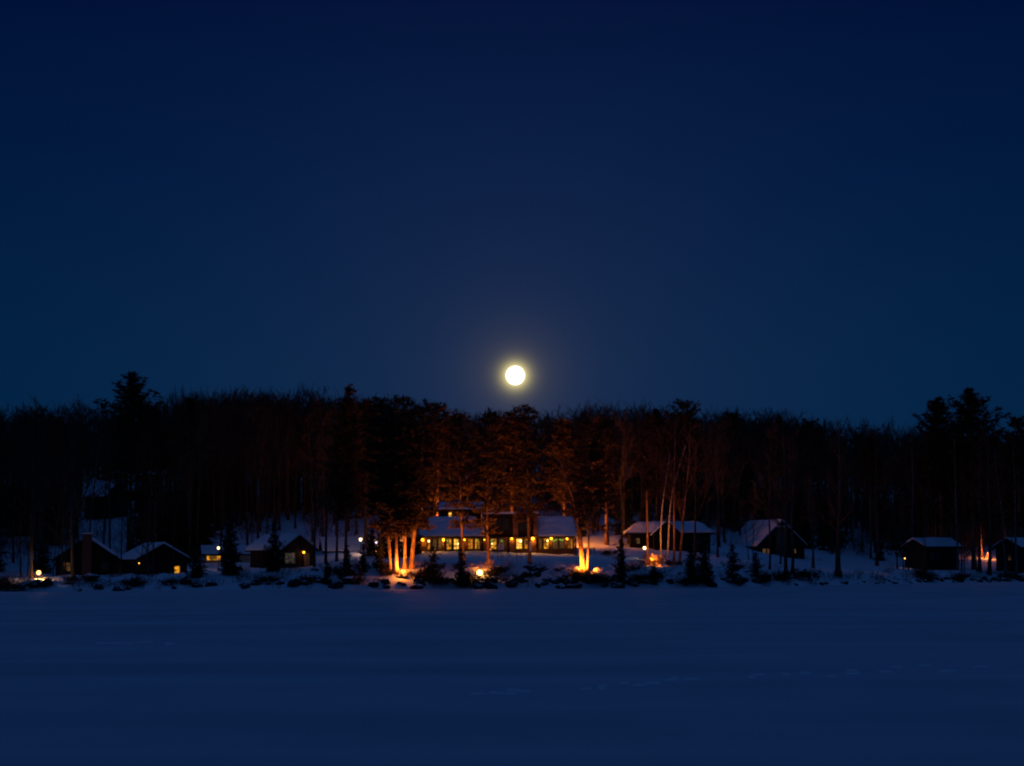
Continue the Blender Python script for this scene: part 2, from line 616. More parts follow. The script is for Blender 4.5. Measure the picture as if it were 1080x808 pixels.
def math_node(op, a, b_=None):
    n = nt.nodes.new('ShaderNodeMath')
    n.operation = op
    for i, q in enumerate((a, b_)):
        if q is None:
            continue
        if isinstance(q, (int, float)):
            n.inputs[i].default_value = q
        else:
            L(q, n.inputs[i])
    return n.outputs[0]


# angle from the moon = sqrt(2(1-cos)) is exact enough for the small angles that matter
theta = math_node('SQRT', math_node('MAXIMUM', math_node('MULTIPLY', math_node('SUBTRACT', 1.0, dot.outputs['Value']), 2.0), 0.0))
total = cr.outputs[0]


def add_glow(total, col, width_deg, power):
    x = math_node('DIVIDE', theta, R(width_deg))
    if power != 1:
        x = math_node('POWER', x, power)
    g = math_node('EXPONENT', math_node('MULTIPLY', x, -1.0))
    sc_ = nt.nodes.new('ShaderNodeVectorMath')
    sc_.operation = 'SCALE'
    sc_.inputs[0].default_value = col
    L(g, sc_.inputs['Scale'])
    ad = nt.nodes.new('ShaderNodeVectorMath')
    ad.operation = 'ADD'
    L(total, ad.inputs[0])
    L(sc_.outputs[0], ad.inputs[1])
    return ad.outputs[0]


total = add_glow(total, (.0030, .0048, .0150), 10.5, 2)
total = add_glow(total, (.0110, .0065, .0060), 3.2, 1)
total = add_glow(total, (.100, .078, .025), 0.60, 1)
total = add_glow(total, (4.3, 3.6, 1.25), 0.166, 1.15)
sky = nt.nodes.new('ShaderNodeTexSky')
sky.sky_type = 'NISHITA'
sky.sun_disc = False
sky.sun_elevation = R(-4)
sky.sun_rotation = R(180)          # the sun has set behind the camera
tint = nt.nodes.new('ShaderNodeVectorMath')
tint.operation = 'MULTIPLY'
tint.inputs[1].default_value = (0.012, 0.05, 0.10)
L(sky.outputs[0], tint.inputs[0])
ad = nt.nodes.new('ShaderNodeVectorMath')
ad.operation = 'ADD'
L(total, ad.inputs[0])
L(tint.outputs[0], ad.inputs[1])
L(ad.outputs[0], bg.inputs['Color'])
bg.inputs['Strength'].default_value = 1.0

# the full moon and its light
mp_ = CAM + MOON_DIR * 60000
moon = MB().ball((0, 0, 0), 60000 * math.tan(R(0.282)), 48, 24).build('moon', M['moon'], None, True, mp_)
tag(moon, 'full yellow white moon glowing in the dusk sky above the treetops', 'moon')
sd = bpy.data.lights.new('moonlight', 'SUN')
sd.energy = 0.02
sd.angle = R(0.5)
sd.color = (1.0, 0.93, 0.8)
so = bpy.data.objects.new('moonlight', sd)
COL.objects.link(so)
so.rotation_euler = (-MOON_DIR).to_track_quat('-Z', 'Y').to_euler()

# ================================================================== THINGS
rnd = random.Random(11)


def window(parent, x, z, wd, ht, y, pane, frame=M['frame'], bars=(2, 2), nrm=-1, mats=None, sill=True, t=0.06):
    """a framed window on a wall whose face is the local plane y"""
    fr = MB()
    e, d0, d1 = t, y + nrm * 0.05, y - nrm * 0.06
    ya, yb = min(d0, d1), max(d0, d1)
    x0, x1, z0, z1 = x - wd / 2, x + wd / 2, z - ht / 2, z + ht / 2
    fr.box(x0 - e, x0, ya, yb, z0 - e, z1 + e)
    fr.box(x1, x1 + e, ya, yb, z0 - e, z1 + e)
    fr.box(x0, x1, ya, yb, z0 - e, z0)
    fr.box(x0, x1, ya, yb, z1, z1 + e)
    yc = y + nrm * 0.035
    for i in range(1, bars[0]):
        xx = x0 + wd * i / bars[0]
        fr.box(xx - .02, xx + .02, min(yc, yc - nrm * .03), max(yc, yc - nrm * .03), z0, z1)
    for i in range(1, bars[1]):
        zz = z0 + ht * i / bars[1]
        fr.box(x0, x1, min(yc + nrm * .004, yc - nrm * .026), max(yc + nrm * .004, yc - nrm * .026), zz - .02, zz + .02)
    f = fr.build('window', frame, parent)
    MB().box(x0, x1, min(y + nrm * .004, y + nrm * .012), max(y + nrm * .004, y + nrm * .012), z0, z1).build('pane', pane, f)
    if sill:
        MB().box(x0 - e, x1 + e, min(y + nrm * .14, y), max(y + nrm * .14, y), z0 - e - .06, z0 - e - .003).build('sill', frame, f)
    return f


def wall_lamp(parent, p, r, m, hood=True):
    mt = MB()
    p = Vector(p)
    mt.tube([p + Vector((0, 0.32, 0.05)), p + Vector((0, 0.12, 0.22)), p + Vector((0, 0, r + .02))], [.02, .02, .02], 5)
    mt.tube([p + Vector((0, 0, r * .8)), p + Vector((0, 0, r * 1.25))], [r * 1.15, r * 0.3], 10, True)
    o = mt.build('wall_lamp', M['metal'], parent)
    MB().ball(p, r, 12, 8).build('globe', m, o, True)
    return o


def gable_house(name, label, loc, rz, wd, dp, hw, rise, wall=M['dkwood'], over=0.45, snow=0.28, group=None, sink=1.2, cat='cabin', thin_right=False):
    """front gable on local y = 0 facing -y, ridge running back along +y"""
    root = empty(name, loc, label, cat, group, rz)
    a = wd / 2
    mb = MB()
    mb.add([(-a, 0, -sink), (a, 0, -sink), (a, 0, hw), (0, 0, hw + rise), (-a, 0, hw), (-a, dp, -sink), (a, dp, -sink), (a, dp, hw), (0, dp, hw + rise), (-a, dp, hw)],
           [(0, 1, 2, 3, 4), (9, 8, 7, 6, 5), (0, 4, 9, 5), (1, 6, 7, 2), (4, 3, 8, 9), (3, 2, 7, 8)])
    mb.build('wall', wall, root)
    sl = rise / a
    ax = a + over
    ze = hw - over * sl
    th = 0.16
    y0, y1 = -over, dp + over
    rf = MB()
    for s in (-1, 1):
        rf.hull([(s * ax, y0, ze + .02), (0.0, y0, hw + rise + .02), (0.0, y1, hw + rise + .02), (s * ax, y1, ze + .02)],
                [(s * ax, y0, ze + .02 + th), (0.0, y0, hw + rise + .02 + th), (0.0, y1, hw + rise + .02 + th), (s * ax, y1, ze + .02 + th)])
    ro = rf.build('roof', M['roof'], root)
    # a lumpy snow blanket over both slopes
    sb = MB()
    nx, ny = 14, 8
    rs = random.Random(int(abs(loc[0] * 37 + loc[1] * 11)))
    ph = rs.uniform(0, 50)
    grid = []
    for j in range(ny + 1):
        y = y0 + .04 + (y1 - y0 - .08) * j / ny
        for i in range(nx + 1):
            x = -ax + 2 * ax * i / nx
            edge = min(1, min(i, nx - i) / 1.0) * 0.5 + 0.5
            z = hw + rise - abs(x) * sl + th + 0.03
            tt = snow * edge * (0.8 + 0.45 * noise.noise((x * .9 + ph, y * .8, 0)))
            if abs(x) < 1e-6:
                tt *= 0.9
            grid.append((x * 0.985, y, z + tt))
    base = [(g[0], g[1], hw + rise - abs(g[0]) * sl + th + 0.024) for g in grid]
    o = len(grid)
    fs = [(j * (nx + 1) + i, j * (nx + 1) + i + 1, (j + 1) * (nx + 1) + i + 1, (j + 1) * (nx + 1) + i) for j in range(ny) for i in range(nx)]
    rim = [i for i in range(nx + 1)] + [j * (nx + 1) + nx for j in range(1, ny + 1)] + [ny * (nx + 1) + i for i in range(nx - 1, -1, -1)] + [j * (nx + 1) for j in range(ny - 1, 0, -1)]
    for k in range(len(rim)):
        p, q = rim[k], rim[(k + 1) % len(rim)]
        fs.append((o + p, o + q, q, p))
    sb.add(grid + base, fs)
    sb.build('snow_cover', M['snow'], ro, smooth=False)
    return root


def chimney(parent, x0, x1, y0, y1, z0, z1, m=M['brick']):
    c = MB().box(x0, x1, y0, y1, z0, z1).box(x0 - .08, x1 + .08, y0 - .08, y1 + .08, z1, z1 + .14).build('chimney', m, parent)
    MB().box(x0 - .04, x1 + .04, y0 - .04, y1 + .04, z1 + .143, z1 + .30).build('snow_cap', M['snow'], c)
    return c


def mpp(Y):
    return Y / FPX


# ------------------------------------------------------------------ the lodge
LY = 252.0
lb = on(524, LY)
k = mpp(LY)


def lx(px):                      # local x of a photo column on the lodge front
    return at(px, 580, LY).x - lb.x


def lz(py, px=524):              # local z of a photo row on the lodge front
    return at(px, py, LY).z - lb.z


lodge = empty('lodge', lb, 'long brown log lodge with lit windows and snowy roofs behind the pines', 'lodge')
g0 = lz(584.5)
ev = lz(566.5)
mb = MB()
mb.box(lx(442), lx(606), 0, 10, g0 - 1.6, ev)
mb.build('wall', M['log'], lodge)
# lower board skirting proud of the logs
MB().box(lx(442.2), lx(605.8), -0.05, -0.003, g0 - 0.4, lz(579.3)).build('skirting', M['log'], lodge)
# two storey centre block
cz1 = lz(543.5)
mb = MB()
mb.box(lx(511), lx(566.5), 0.6, 9.4, ev + .003, cz1)
mb.build('upper_wall', M['dkwood'], lodge)
rf = MB().box(lx(509), lx(568.5), 0.1, 9.9, cz1 + .003, cz1 + .16).build('flat_roof', M['roof'], lodge)
MB().box(lx(509.3), lx(568.2), 0.15, 9.85, cz1 + .163, cz1 + .42).build('snow_cover', M['snow'], rf)
MB().box(lx(541), lx(546.5), 0.35, 1.6, ev + .004, cz1 - 0.01).build('chimney_breast', M['brick'], lodge)
MB().box(lx(562.8), lx(566.9), 0.25, 1.2, ev + .004, cz1 + .9).build('chimney', M['brick'], lodge)
for px, wpx in ((524.5, 7), (533.5, 6), (550.5, 6), (557.5, 4.5)):
    window(lodge, lx(px), (ev + cz1) / 2 + .25, wpx * k, 1.45, 0.6, M['glass'], bars=(2, 3))


def slab_roof(name, top, parent, snow_t=0.3, th=0.18):
    """roof pitch given by its corner points, with snow on it"""
    t0 = [Vector(p) for p in top]
    n = (t0[1] - t0[0]).cross(t0[2] - t0[0]).normalized()
    if n.z < 0:
        n = -n
    r_ = MB().hull([p[:] for p in t0], [(p + n * th)[:] for p in t0]).build('roof', M['roof'], parent)
    nn = 14
    mb = MB()
    a, b_, c, d = [p + n * (th + .004) for p in t0]
    g, bs = [], []
    ph = rnd.uniform(0, 50)
    for j in range(nn + 1):
        for i in range(nn + 1):
            u, v = i / nn, j / nn
            p = a.lerp(b_, u).lerp(d.lerp(c, u), v)
            e = min(1, min(i, nn - i, j + 1, nn - j) / 1.5) * .5 + .5
            bs.append(p[:])
            g.append((p + n * snow_t * e * (0.8 + .5 * noise.noise((p.x * .8 + ph, p.y * .8, p.z)))) [:])
    o = len(g)
    N = nn + 1
    fs = [(j * N + i, j * N + i + 1, (j + 1) * N + i + 1, (j + 1) * N + i) for j in range(nn) for i in range(nn)]
    rim = list(range(N)) + [j * N + nn for j in range(1, N)] + [nn * N + i for i in range(nn - 1, -1, -1)] + [j * N for j in range(nn - 1, 0, -1)]
    for q in range(len(rim)):
        s, e = rim[q], rim[(q + 1) % len(rim)]
        fs.append((o + s, o + e, e, s))
    mb.add(g + bs, fs)
    mb.build('snow_cover', M['snow'], r_)
    return r_


# left wing: hipped front pitch; right wing: plain pitch
e0, r1 = ev - 0.05, lz(546.0)
yr = 5.0
slab_roof('roof', [(lx(437), -0.7, e0), (lx(510.6), -0.7, e0), (lx(500), yr, r1), (lx(456), yr, r1)], lodge)
slab_roof('roof', [(lx(437), 10.7, e0), (lx(437), -0.72, e0), (lx(455.8), yr, r1), (lx(455.8), yr + .1, r1)], lodge)
slab_roof('roof', [(lx(500), yr + .02, r1), (lx(456), yr + .02, r1), (lx(437), 10.7, e0), (lx(510.6), 10.7, e0)], lodge)
slab_roof('roof', [(lx(567.2), -0.7, e0 - .05), (lx(607), -0.7, e0 - .05), (lx(606), yr, r1 - .1), (lx(567.2), yr, r1 - .1)], lodge)
slab_roof('roof', [(lx(606), yr + .02, r1 - .1), (lx(567.2), yr + .02, r1 - .1), (lx(567.2), 10.7, e0), (lx(607), 10.7, e0)], lodge)
gw = MB()                        # gable ends under the right wing roof
for xa in (605.0, 567.8):
    gw.add([(lx(xa), 0.02, ev), (lx(xa), 9.9, ev), (lx(xa), yr, r1 - .25), (lx(xa + .7), 0.02, ev), (lx(xa + .7), 9.9, ev), (lx(xa + .7), yr, r1 - .25)],
           [(0, 1, 2), (5, 4, 3), (0, 2, 5, 3), (1, 4, 5, 2), (0, 3, 4, 1)])
gw.build('gable_wall', M['dkwood'], lodge)
# a taller rear block with two lit upstairs windows
ry = 9.2
kz = (LY + ry) / LY
MB().box(lx(462) * kz, lx(507) * kz, ry, ry + 8, 0, lz(536)).build('rear_wall', M['dkwood'], lodge)
slab_roof('roof', [(lx(460) * kz, ry - .6, lz(536.5)), (lx(509) * kz, ry - .6, lz(536.5)), (lx(509) * kz, ry + 4.3, lz(528)), (lx(460) * kz, ry + 4.3, lz(528))], lodge)
for px, wpx, hpx, mm in ((474.2, 3.0, 6.5, M['win_white']), (483, 4.2, 6.6, M['win_white'])):
    window(lodge, lx(px) * kz, lz(541) * 1.0 - .02, wpx * k, hpx * k, ry, mm, bars=(1, 2), sill=False, t=.05)
# ground floor windows, one by one
WZ0, WZ1 = lz(579.0), lz(568.5)
for px, wpx, mm, green in ((452.3, 3.4, 'win_amber', 0), (458.5, 4.5, 'win_dim', 0), (464, 3.8, 'win_dim', 0), (473.6, 5.4, 'win_yellow', 1), (481.3, 5.6, 'win_white', 1),
                           (496.2, 5.6, 'win_amber', 0), (503.4, 5.2, 'win_yellow', 1), (520.6, 6.6, 'win_yellow', 1), (529.3, 6.4, 'win_dim', 1), (547.7, 6.8, 'win_white', 0),
                           (554.9, 4.4, 'win_amber', 0), (570.2, 3.2, 'win_dim', 0), (576.2, 5.6, 'win_yellow', 0), (585.6, 5.8, 'win_dim', 2), (592.5, 5.2, 'win_dim', 2), (601.4, 5.4, 'win_amber', 0)):
    wo = window(lodge, lx(px), (WZ0 + WZ1) / 2, wpx * k - .1, WZ1 - WZ0, 0.0, M[mm], bars=(2, 3) if wpx > 5 else (1, 2))
    if green:
        for q in range(3 if green == 1 else 6):
            u = rnd.uniform(-.42, .42) if green == 1 else (-.45 + .9 * q / 6)
            MB().ball((lx(px) + u * wpx * k, -0.09, WZ1 - rnd.uniform(.05, .45 if green == 1 else .28)), 0.055, 6, 4).build('festoon_bulb', M['bulb_green'], wo)
for px, py, rr in ((452.3, 570.5, .13), (519, 573.5, .09), (549, 570.8, .16), (577.5, 570.6, .12), (483, 573.5, .1)):
    o = MB().ball((lx(px), -0.16, lz(py)), rr, 8, 6).build('hanging_bulb', M['bulb_warm'], lodge, True)
# the two doors, under their lamps
for px, wpx in ((562.2, 6.4), (540, 5.6)):
    d_ = MB().box(lx(px) - wpx * k / 2, lx(px) + wpx * k / 2, -.075, -.053, g0 - .3, lz(567.6)).build('door', M['log'], lodge)
    MB().ball((lx(px) + wpx * k * .38, -.12, (g0 + ev) / 2), .04, 6, 4).build('handle', M['metal'], d_)
for px, py, rr in ((446, 569, .15), (468, 569, .15), (490, 569.2, .10), (511, 569.3, .07), (539.8, 568.3, .12), (562, 568.2, .17), (581.4, 568.2, .14), (598, 568.6, .11)):
    wall_lamp(lodge, (lx(px), -0.5, lz(py)), rr * 1.15, M['lamp_porch'])
    lamp('POINT', 'light', (lx(px), -.36, lz(py) - rr * 1.25 - .06), 1500 * rr * rr, (1, .36, .04), lodge, .08)
# porch posts between the windows
for px in (440.8, 469.8, 488.3, 509, 536, 566.8, 607):
    MB().box(lx(px) - .1, lx(px) + .1, -0.62, -0.42, g0 - 1.4, e0 - .06).build('porch_post', M['dkwood'], lodge)

# low deck rail at the lodge's right end
dk = empty('deck_rail', on(617, LY - 1), 'low wooden deck rail lit orange beside the right end of the lodge', 'railing')
mb = MB()
for i in range(6):
    mb.box(-1.2 + i * .48 - .05, -1.2 + i * .48 + .05, -.05, .05, -.4, .9)
mb.build('rail_post', M['trim'], dk)
MB().box(-1.3, 1.3, -.055, .055, .903, 1.0).build('handrail', M['trim'], dk)

# ------------------------------------------------------------------ cabins


def pane_on(root, x, z, wd, ht, m, bars=(2, 2), y=0.0):
    return window(root, x, z, wd, ht, y, M[m], bars=bars)


def cabin(name, label, px, py, rz, wd, dp, hw, rise, **kw):
    """px, py: photo position of the middle of the gable's foot"""
    Y = kw.pop('Y')
    p = at(px, py, Y)
    sink = max(1.2, p.z - H(p.x, Y) + 1.2)
    return gable_house(name, label, p, R(rz), wd, dp, hw, rise, sink=sink, **kw)


A = cabin('cabin', 'dark gabled cabin with a broad brick chimney up its front gable', 91, 607, 7, 6.9, 7.5, 1.9, 2.35, Y=226, snow=.03)
chimney(A, -.45, .62, -.55, -.003, -1, 4.55)
pane_on(A, -2.15, 1.0, .72, .95, 'win_dim')
pane_on(A, 2.05, 1.0, .7, .9, 'glass')
Bc = cabin('cabin', 'dark cabin with snowy left pitch and a bright paned window at its right corner', 171, 608, 30, 5.9, 5.6, 1.95, 1.55, Y=224, snow=.25)
pane_on(Bc, 1.75, .72, .62, .85, 'win_yellow', (1, 2))
pane_on(Bc, -1.4, .9, .7, .8, 'glass')
wall_lamp(Bc, (-2.9, -.5, 1.5), .07, M['lamp_small'])
Cc = cabin('cabin', 'far cabin high on the hillside with snow on its roof', 123, 533, 62, 5.6, 4.2, 1.5, 2.3, Y=318, snow=.25)
pane_on(Cc, 0, .8, .9, .9, 'glass')
Dc = cabin('cabin', 'dark cabin with a yellow porch lamp and a pale lit door behind a spruce', 314, 602, 44, 4.9, 6.2, 2.55, 1.55, Y=238, snow=.26)
pane_on(Dc, -1.2, 1.5, 1.5, 1.25, 'win_pale', (3, 1))
dd = MB().box(.95, 1.75, -.05, -.003, .35, 2.15).build('door', M['trim'], Dc)
lamp('POINT', 'light', (.55, -.8, 2.0), 14, (1, .45, .08), Dc, .1).data.energy = 5
MB().ball((1.65, -.09, 1.2), .04, 6, 4).build('handle', M['metal'], dd)
wall_lamp(Dc, (.55, -.45, 2.2), .13, M['lamp_porch'])
Fc = cabin('cabin', 'dark cabin with a steep snowy left pitch and two dim tall window panes', 824, 588, 25, 7.9, 8.0, 1.75, 3.35, Y=284, snow=.25)
for x, m_ in ((-2.85, 'win_dim'), (-2.05, 'win_dim')):
    pane_on(Fc, x, .55, .62, 1.35, m_, (1, 2))
pane_on(Fc, 2.35, .9, .3, .55, 'win_dim', (1, 1))
chimney(Fc, -.9, .7, -.5, -.003, -1, 4.2, M['stone'])
Gc = cabin('cabin', 'small dark cabin with a thin snow roof and three faint windows by right shore', 966, 598, -66, 5.2, 5.6, 2.85, .95, Y=284, snow=.28)
for yy in (1.0, 2.0, 4.6):
    # windows of the long side, set in the right hand wall
    f = MB()
    xw = 2.6
    f.box(xw + .003, xw + .05, yy - .42, yy + .42, 1.05, 2.15)
    fo = f.build('window', M['frame'], Gc)
    MB().box(xw + .053, xw + .06, yy - .35, yy + .35, 1.12, 2.08).build('pane', M['glass'], fo)
Hc = cabin('cabin', 'dark cabin with a snowy roof at the far right edge beside the fire glow', 1064, 598, -58, 4.8, 8, 2.75, 1.1, Y=278, snow=.15)
pane_on(Hc, 0.3, 1.4, .8, .9, 'glass')
Ic = cabin('cabin', 'long low outbuilding whose snow roof glows pinkish behind thin trunks', 341, 587.5, -80, 5.5, 4.9, .75, 1.45, Y=262, snow=.35)
pane_on(Ic, 0, .4, .7, .6, 'glass')
Sh = cabin('shed', 'small cream boarded shed with an added yellow glow beside the big left spruce', 215, 591, -78, 3.0, 5.6, .8, .8, Y=hit(222, 592.5).y, wall=M['cream'], snow=.2, cat='shed')
fo = MB().box(1.503, 1.54, .25, 2.05, -.05, .58).build('window', M['frame'], Sh)
MB().box(1.543, 1.55, .3, 1.1, 0.0, .53).box(1.543, 1.55, 1.17, 2.0, 0.0, .53).build('pane', M['win_yellow'], fo)  # glowing panes added in place of a lamplit yellow patch
MB().box(1.503, 1.54, 3.4, 4.2, -.6, .75).build('door', M['dkwood'], Sh)

# hip roofed cabin with a middle gable
EY = 264
eb = at(707, 580, EY)
ke = mpp(EY)
Ec = empty('cabin', eb, 'wide dark cabin with hipped snow roof and a dark middle gable among birches', 'cabin')
x0, x1, ze, zr = (661 - 707) * ke, (753 - 707) * ke, 17 * ke, 28 * ke
MB().box(x0 + .5, x1 - .5, 0, 7, -1.5, ze).build('wall', M['dkwood'], Ec)
slab_roof('roof', [(x0, -.6, ze - .05), (x1, -.6, ze - .05), (x1 - 1.7, 3.5, zr), (x0 + 1.9, 3.5, zr)], Ec, .24)
slab_roof('roof', [(x0 + 1.9, 3.52, zr), (x1 - 1.7, 3.52, zr), (x1, 7.6, ze - .05), (x0, 7.6, ze - .05)], Ec, .24)
slab_roof('roof', [(x0, 7.6, ze - .05), (x0, -.6, ze - .05), (x0 + 1.88, 3.5, zr), (x0 + 1.88, 3.55, zr)], Ec, .2)
slab_roof('roof', [(x1, -.6, ze - .05), (x1, 7.6, ze - .05), (x1 - 1.68, 3.55, zr), (x1 - 1.68, 3.5, zr)], Ec, .2)
gx0, gx1 = (689 - 707) * ke, (717 - 707) * ke
gm = (gx0 + gx1) / 2
MB().add([(gx0, -1.6, -1), (gx1, -1.6, -1), (gx1, -1.6, ze - .1), (gm, -1.6, zr + .1), (gx0, -1.6, ze - .1), (gx0, 3, -1), (gx1, 3, -1), (gx1, 3, ze - .1), (gm, 3, zr + .1), (gx0, 3, ze - .1)],
         [(0, 1, 2, 3, 4), (9, 8, 7, 6, 5), (0, 4, 9, 5), (1, 6, 7, 2), (4, 3, 8, 9), (3, 2, 7, 8)])
g_ = MB()
g_.add([(gx0, -1.6, -1), (gx1, -1.6, -1), (gx1, -1.6, ze - .1), (gm, -1.6, zr + .1), (gx0, -1.6, ze - .1), (gx0, 3, -1), (gx1, 3, -1), (gx1, 3, ze - .1), (gm, 3, zr + .1), (gx0, 3, ze - .1)],
       [(0, 1, 2, 3, 4), (9, 8, 7, 6, 5), (0, 4, 9, 5), (1, 6, 7, 2), (4, 3, 8, 9), (3, 2, 7, 8)])
go = g_.build('gable_front', M['dkwood'], Ec)
for s in (-1, 1):
    xo = gx0 - .3 if s < 0 else gx1 + .3
    slab_roof('roof', [(gm, -2.0, zr + .13), (xo, -2.0, ze - .32), (xo, 3.2, ze - .32), (gm, 3.2, zr + .13)], Ec, .1, .12)
window(Ec, (673 - 707) * ke, 1.2, .5, .7, 0.0, M['win_dim'], bars=(1, 2))
window(Ec, (735 - 707) * ke, 1.1, .9, .8, 0.0, M['glass'])

# ------------------------------------------------------------------ lamps


GLOW = (1.0, 0.26, 0.024)


YA = hit(418.6, 604.5, 205).y          # depth of the floodlit cluster
YB = hit(614.5, 601.5, 205).y          # depth of the forked lit tree


def post_lamp(label, px, py, Y, r, m, power=0, pcol=(1, .74, .42), cat='lamp'):
    g = on(px, Y)
    p = at(px, py, Y)
    h = max(0.5, p.z - g.z)
    root = empty('post_lamp', g, label, cat)
    MB().tube([(0, 0, -.4), (0, 0, .12), (0, 0, .13), (0, 0, h - r)], [.08, .07, .04, .035], 8).build('post', M['metal'], root)
    MB().ball((0, 0, h), r, 14, 10).build('globe', m, root, True)
    if power:
        lamp('POINT', 'light', (0, 0, h - r - .14), power, pcol, root, .1)
    MB().tube([(0, 0, h + r * .92), (0, 0, h + r * 1.05), (0, 0, h + r * 1.35)], [r * .7, r * .6, .02], 10, True).build('cap', M['metal'], root)
    return root


LYN = hit(506, 609.5, 205).y
post_lamp('orange globe lantern low on the shore bank below the lodge', 506, 604, LYN, .29, M['lamp_orange'], 0, (1, .34, .05))
lt = on(506, LYN)
lant = [o for o in bpy.data.objects if o.get('label', '').startswith('orange globe lantern')][0]
lamp('POINT', 'light', (.02, -.45, at(506, 604, LYN).z - lt.z + .12), 60, (1, .34, .05), lant, .15)
lamp('POINT', 'light', (.3, .55, at(506, 604, LYN).z - lt.z + .35), 40, (1, .34, .05), lant, .15)
lamp('SPOT', 'trunk_light', (0, .1, at(506, 604, LYN).z - lt.z + .5), 2600, GLOW, lant, .15, (.1, 1, .5), 95, 1.0)
lamp('SPOT', 'uplight', (0, 0, at(506, 604, LYN).z - lt.z + .5), 3000, GLOW, lant, .25, (.02, .26, 1), 124, .6)
post_lamp('white globe lamp on a post beside the low outbuilding', 380.3, 569, 254, .20, M['lamp_white'], 110, (1, .6, .4))
post_lamp('white globe lamp on a post in front of the wide hipped cabin', 680, 578, 240, .20, M['lamp_white'], 40, (1, .7, .4))
post_lamp('white lamp on a post beside the cream shed and big spruce', 230.3, 578, 237, .17, M['lamp_white'], 60, (1, .5, .3))
post_lamp('warm orange lantern near the far left shore over a glowing snow patch', 41, 604, hit(41, 611.5, 190).y, .23, M['lamp_warm'], 260, (1, .5, .13))
tw = post_lamp('cool white twin lamp on a post above the small pine', 397, 572.3, 238, .13, M['lamp_cool'])
MB().ball((.14, -.1, at(397, 576.2, 238).z - tw.location.z), .08, 10, 6).build('globe', M['lamp_cool'], tw, True)


post_lamp('orange yard lamp glinting above the left end of the lodge roof', 445.3, 538, 271, .12, M['lamp_small'], 2200, GLOW)
kr = (LY + 19) / LY
added_lamp = wall_lamp(lodge, (lx(548), 11.0, lz(544)), .12, M['lamp_porch'])  # unseen lamp added behind the lodge to light the wood
lamp('POINT', 'light', (lx(548), 11.6, lz(546)), 4200, GLOW, lodge, .2)
wall_lamp(lodge, (lx(598), 11.0, lz(550)), .12, M['lamp_porch'])  # another unseen fitting, added to go with the second rear light
lamp('POINT', 'light', (lx(598), 11.6, lz(552)), 1500, GLOW, lodge, .2)


def floodlight(label, p, aim, power, col, angle=150, yaw=0.0, spill=0, back=0.0):
    root = empty('floodlight', p, label, 'floodlight', None, yaw)
    MB().box(-.16, .16, -.09, .09, .10, .45).build('housing', M['metal'], root)
    MB().tube([(-.2, 0, -.3), (-.2, 0, .2)], [.02, .02], 5).tube([(.2, 0, -.3), (.2, 0, .2)], [.02, .02], 5).build('bracket', M['metal'], root)
    MB().box(-.13, .13, -.06, .06, .453, .46).build('lens', M['flood'], root)
    lamp('SPOT', 'light', (0, 0, .58), power, col, root, .12, aim, angle, .9)
    if spill:
        lamp('POINT', 'spill', (0, -.15 if back > 0 else -.3, .72), spill, col, root, .15)
        if back > 0:
            # an added spot with no head of its own, to brighten the trunks
            lamp('SPOT', 'trunk_light', (0, .14, 1.0), 3400 if back > 1 else 4600, col, root, .08, (0.0 if back > 1 else .3, 1, .36), 100, 1.0)
    return root


f1 = on(423.4, YA - 1.5)
f2 = on(611.5, YB - 1.8)
floodlight('orange floodlight at the foot of the cluster of lit pines', f1, (0.0, .22, 1), 2000, GLOW, 142, spill=120, back=1.5)
floodlight('orange floodlight at the foot of the forked lit tree', f2, (.12, .22, 1), 3200, GLOW, 142, spill=85, back=.6)
bz = on(688.5, 224)
f3 = bz + Vector((0, .4, 0))
floodlight('orange floodlight hidden inside a glowing bush by the birches', f3, (.0, .22, 1), 1700, GLOW, 142, spill=650, back=-.5)

# campfire at the right
cf = hit(1042, 589.5, 262)
fire = empty('campfire', cf, 'orange campfire glowing between trunks at the right edge', 'campfire')
mb = MB()
for i in range(9):
    a = i * .7
    mb.tube([(math.cos(a) * .7, math.sin(a) * .7, 0), (math.cos(a + .4) * .1, math.sin(a + .4) * .1, .75)], [.08, .06], 6, True)
mb.build('logs', M['bark'], fire)
mb = MB()
for i in range(7):
    a = i * .9
    mb.tube([(math.cos(a) * .28, math.sin(a) * .28, .05), (math.cos(a) * .2, math.sin(a) * .2, .5), (math.cos(a) * .05, math.sin(a) * .06, .8 + .12 * (i % 3))], [.16, .12, .01], 6)
mb.build('flames', M['embers'], fire)
lamp('POINT', 'light', (-.2, -.6, 1.4), 380, (1, .24, .04), fire, .25)

# glow at the left end of the small right cabin
g1 = hit(944, 594, 270)
post_lamp('small dim lantern at the left end of the small right cabin', 954.5, 589, 281, .10, M['lamp_small'], 14, (1, .5, .25))

# ------------------------------------------------------------------ signs, birdhouse, railing
sg = empty('sign', on(528.3, 232), 'pale square sign board on a thin post before the lodge', 'sign')
zt = at(528, 574.5, 232).z - sg.location.z
zb = at(528, 580, 232).z - sg.location.z
MB().box(-.35, .35, -.02, .02, zb, zt).build('board', M['sign'], sg)
MB().tube([(0, .05, -.4), (0, .05, zt - .1)], [.035, .03], 6).build('post', M['metal'], sg)
rl = empty('railing', on(540, 233), 'thin wire railing on dark posts on the lawn before the lodge', 'railing')
wires = MB()
pts = [on(q, 233) - rl.location for q in range(520, 560, 5)]
for p in pts:
    MB().tube([p - Vector((0, 0, .3)), p + Vector((0, 0, .85))], [.03, .025], 5).build('post', M['metal'], rl)
for hh in (.4, .8):
    wires.tube([p + Vector((0, 0, hh)) for p in pts], [.012] * len(pts), 4)
wires.build('wire', M['metal'], rl)

# ------------------------------------------------------------------ foreground trees, each along its own trunk line


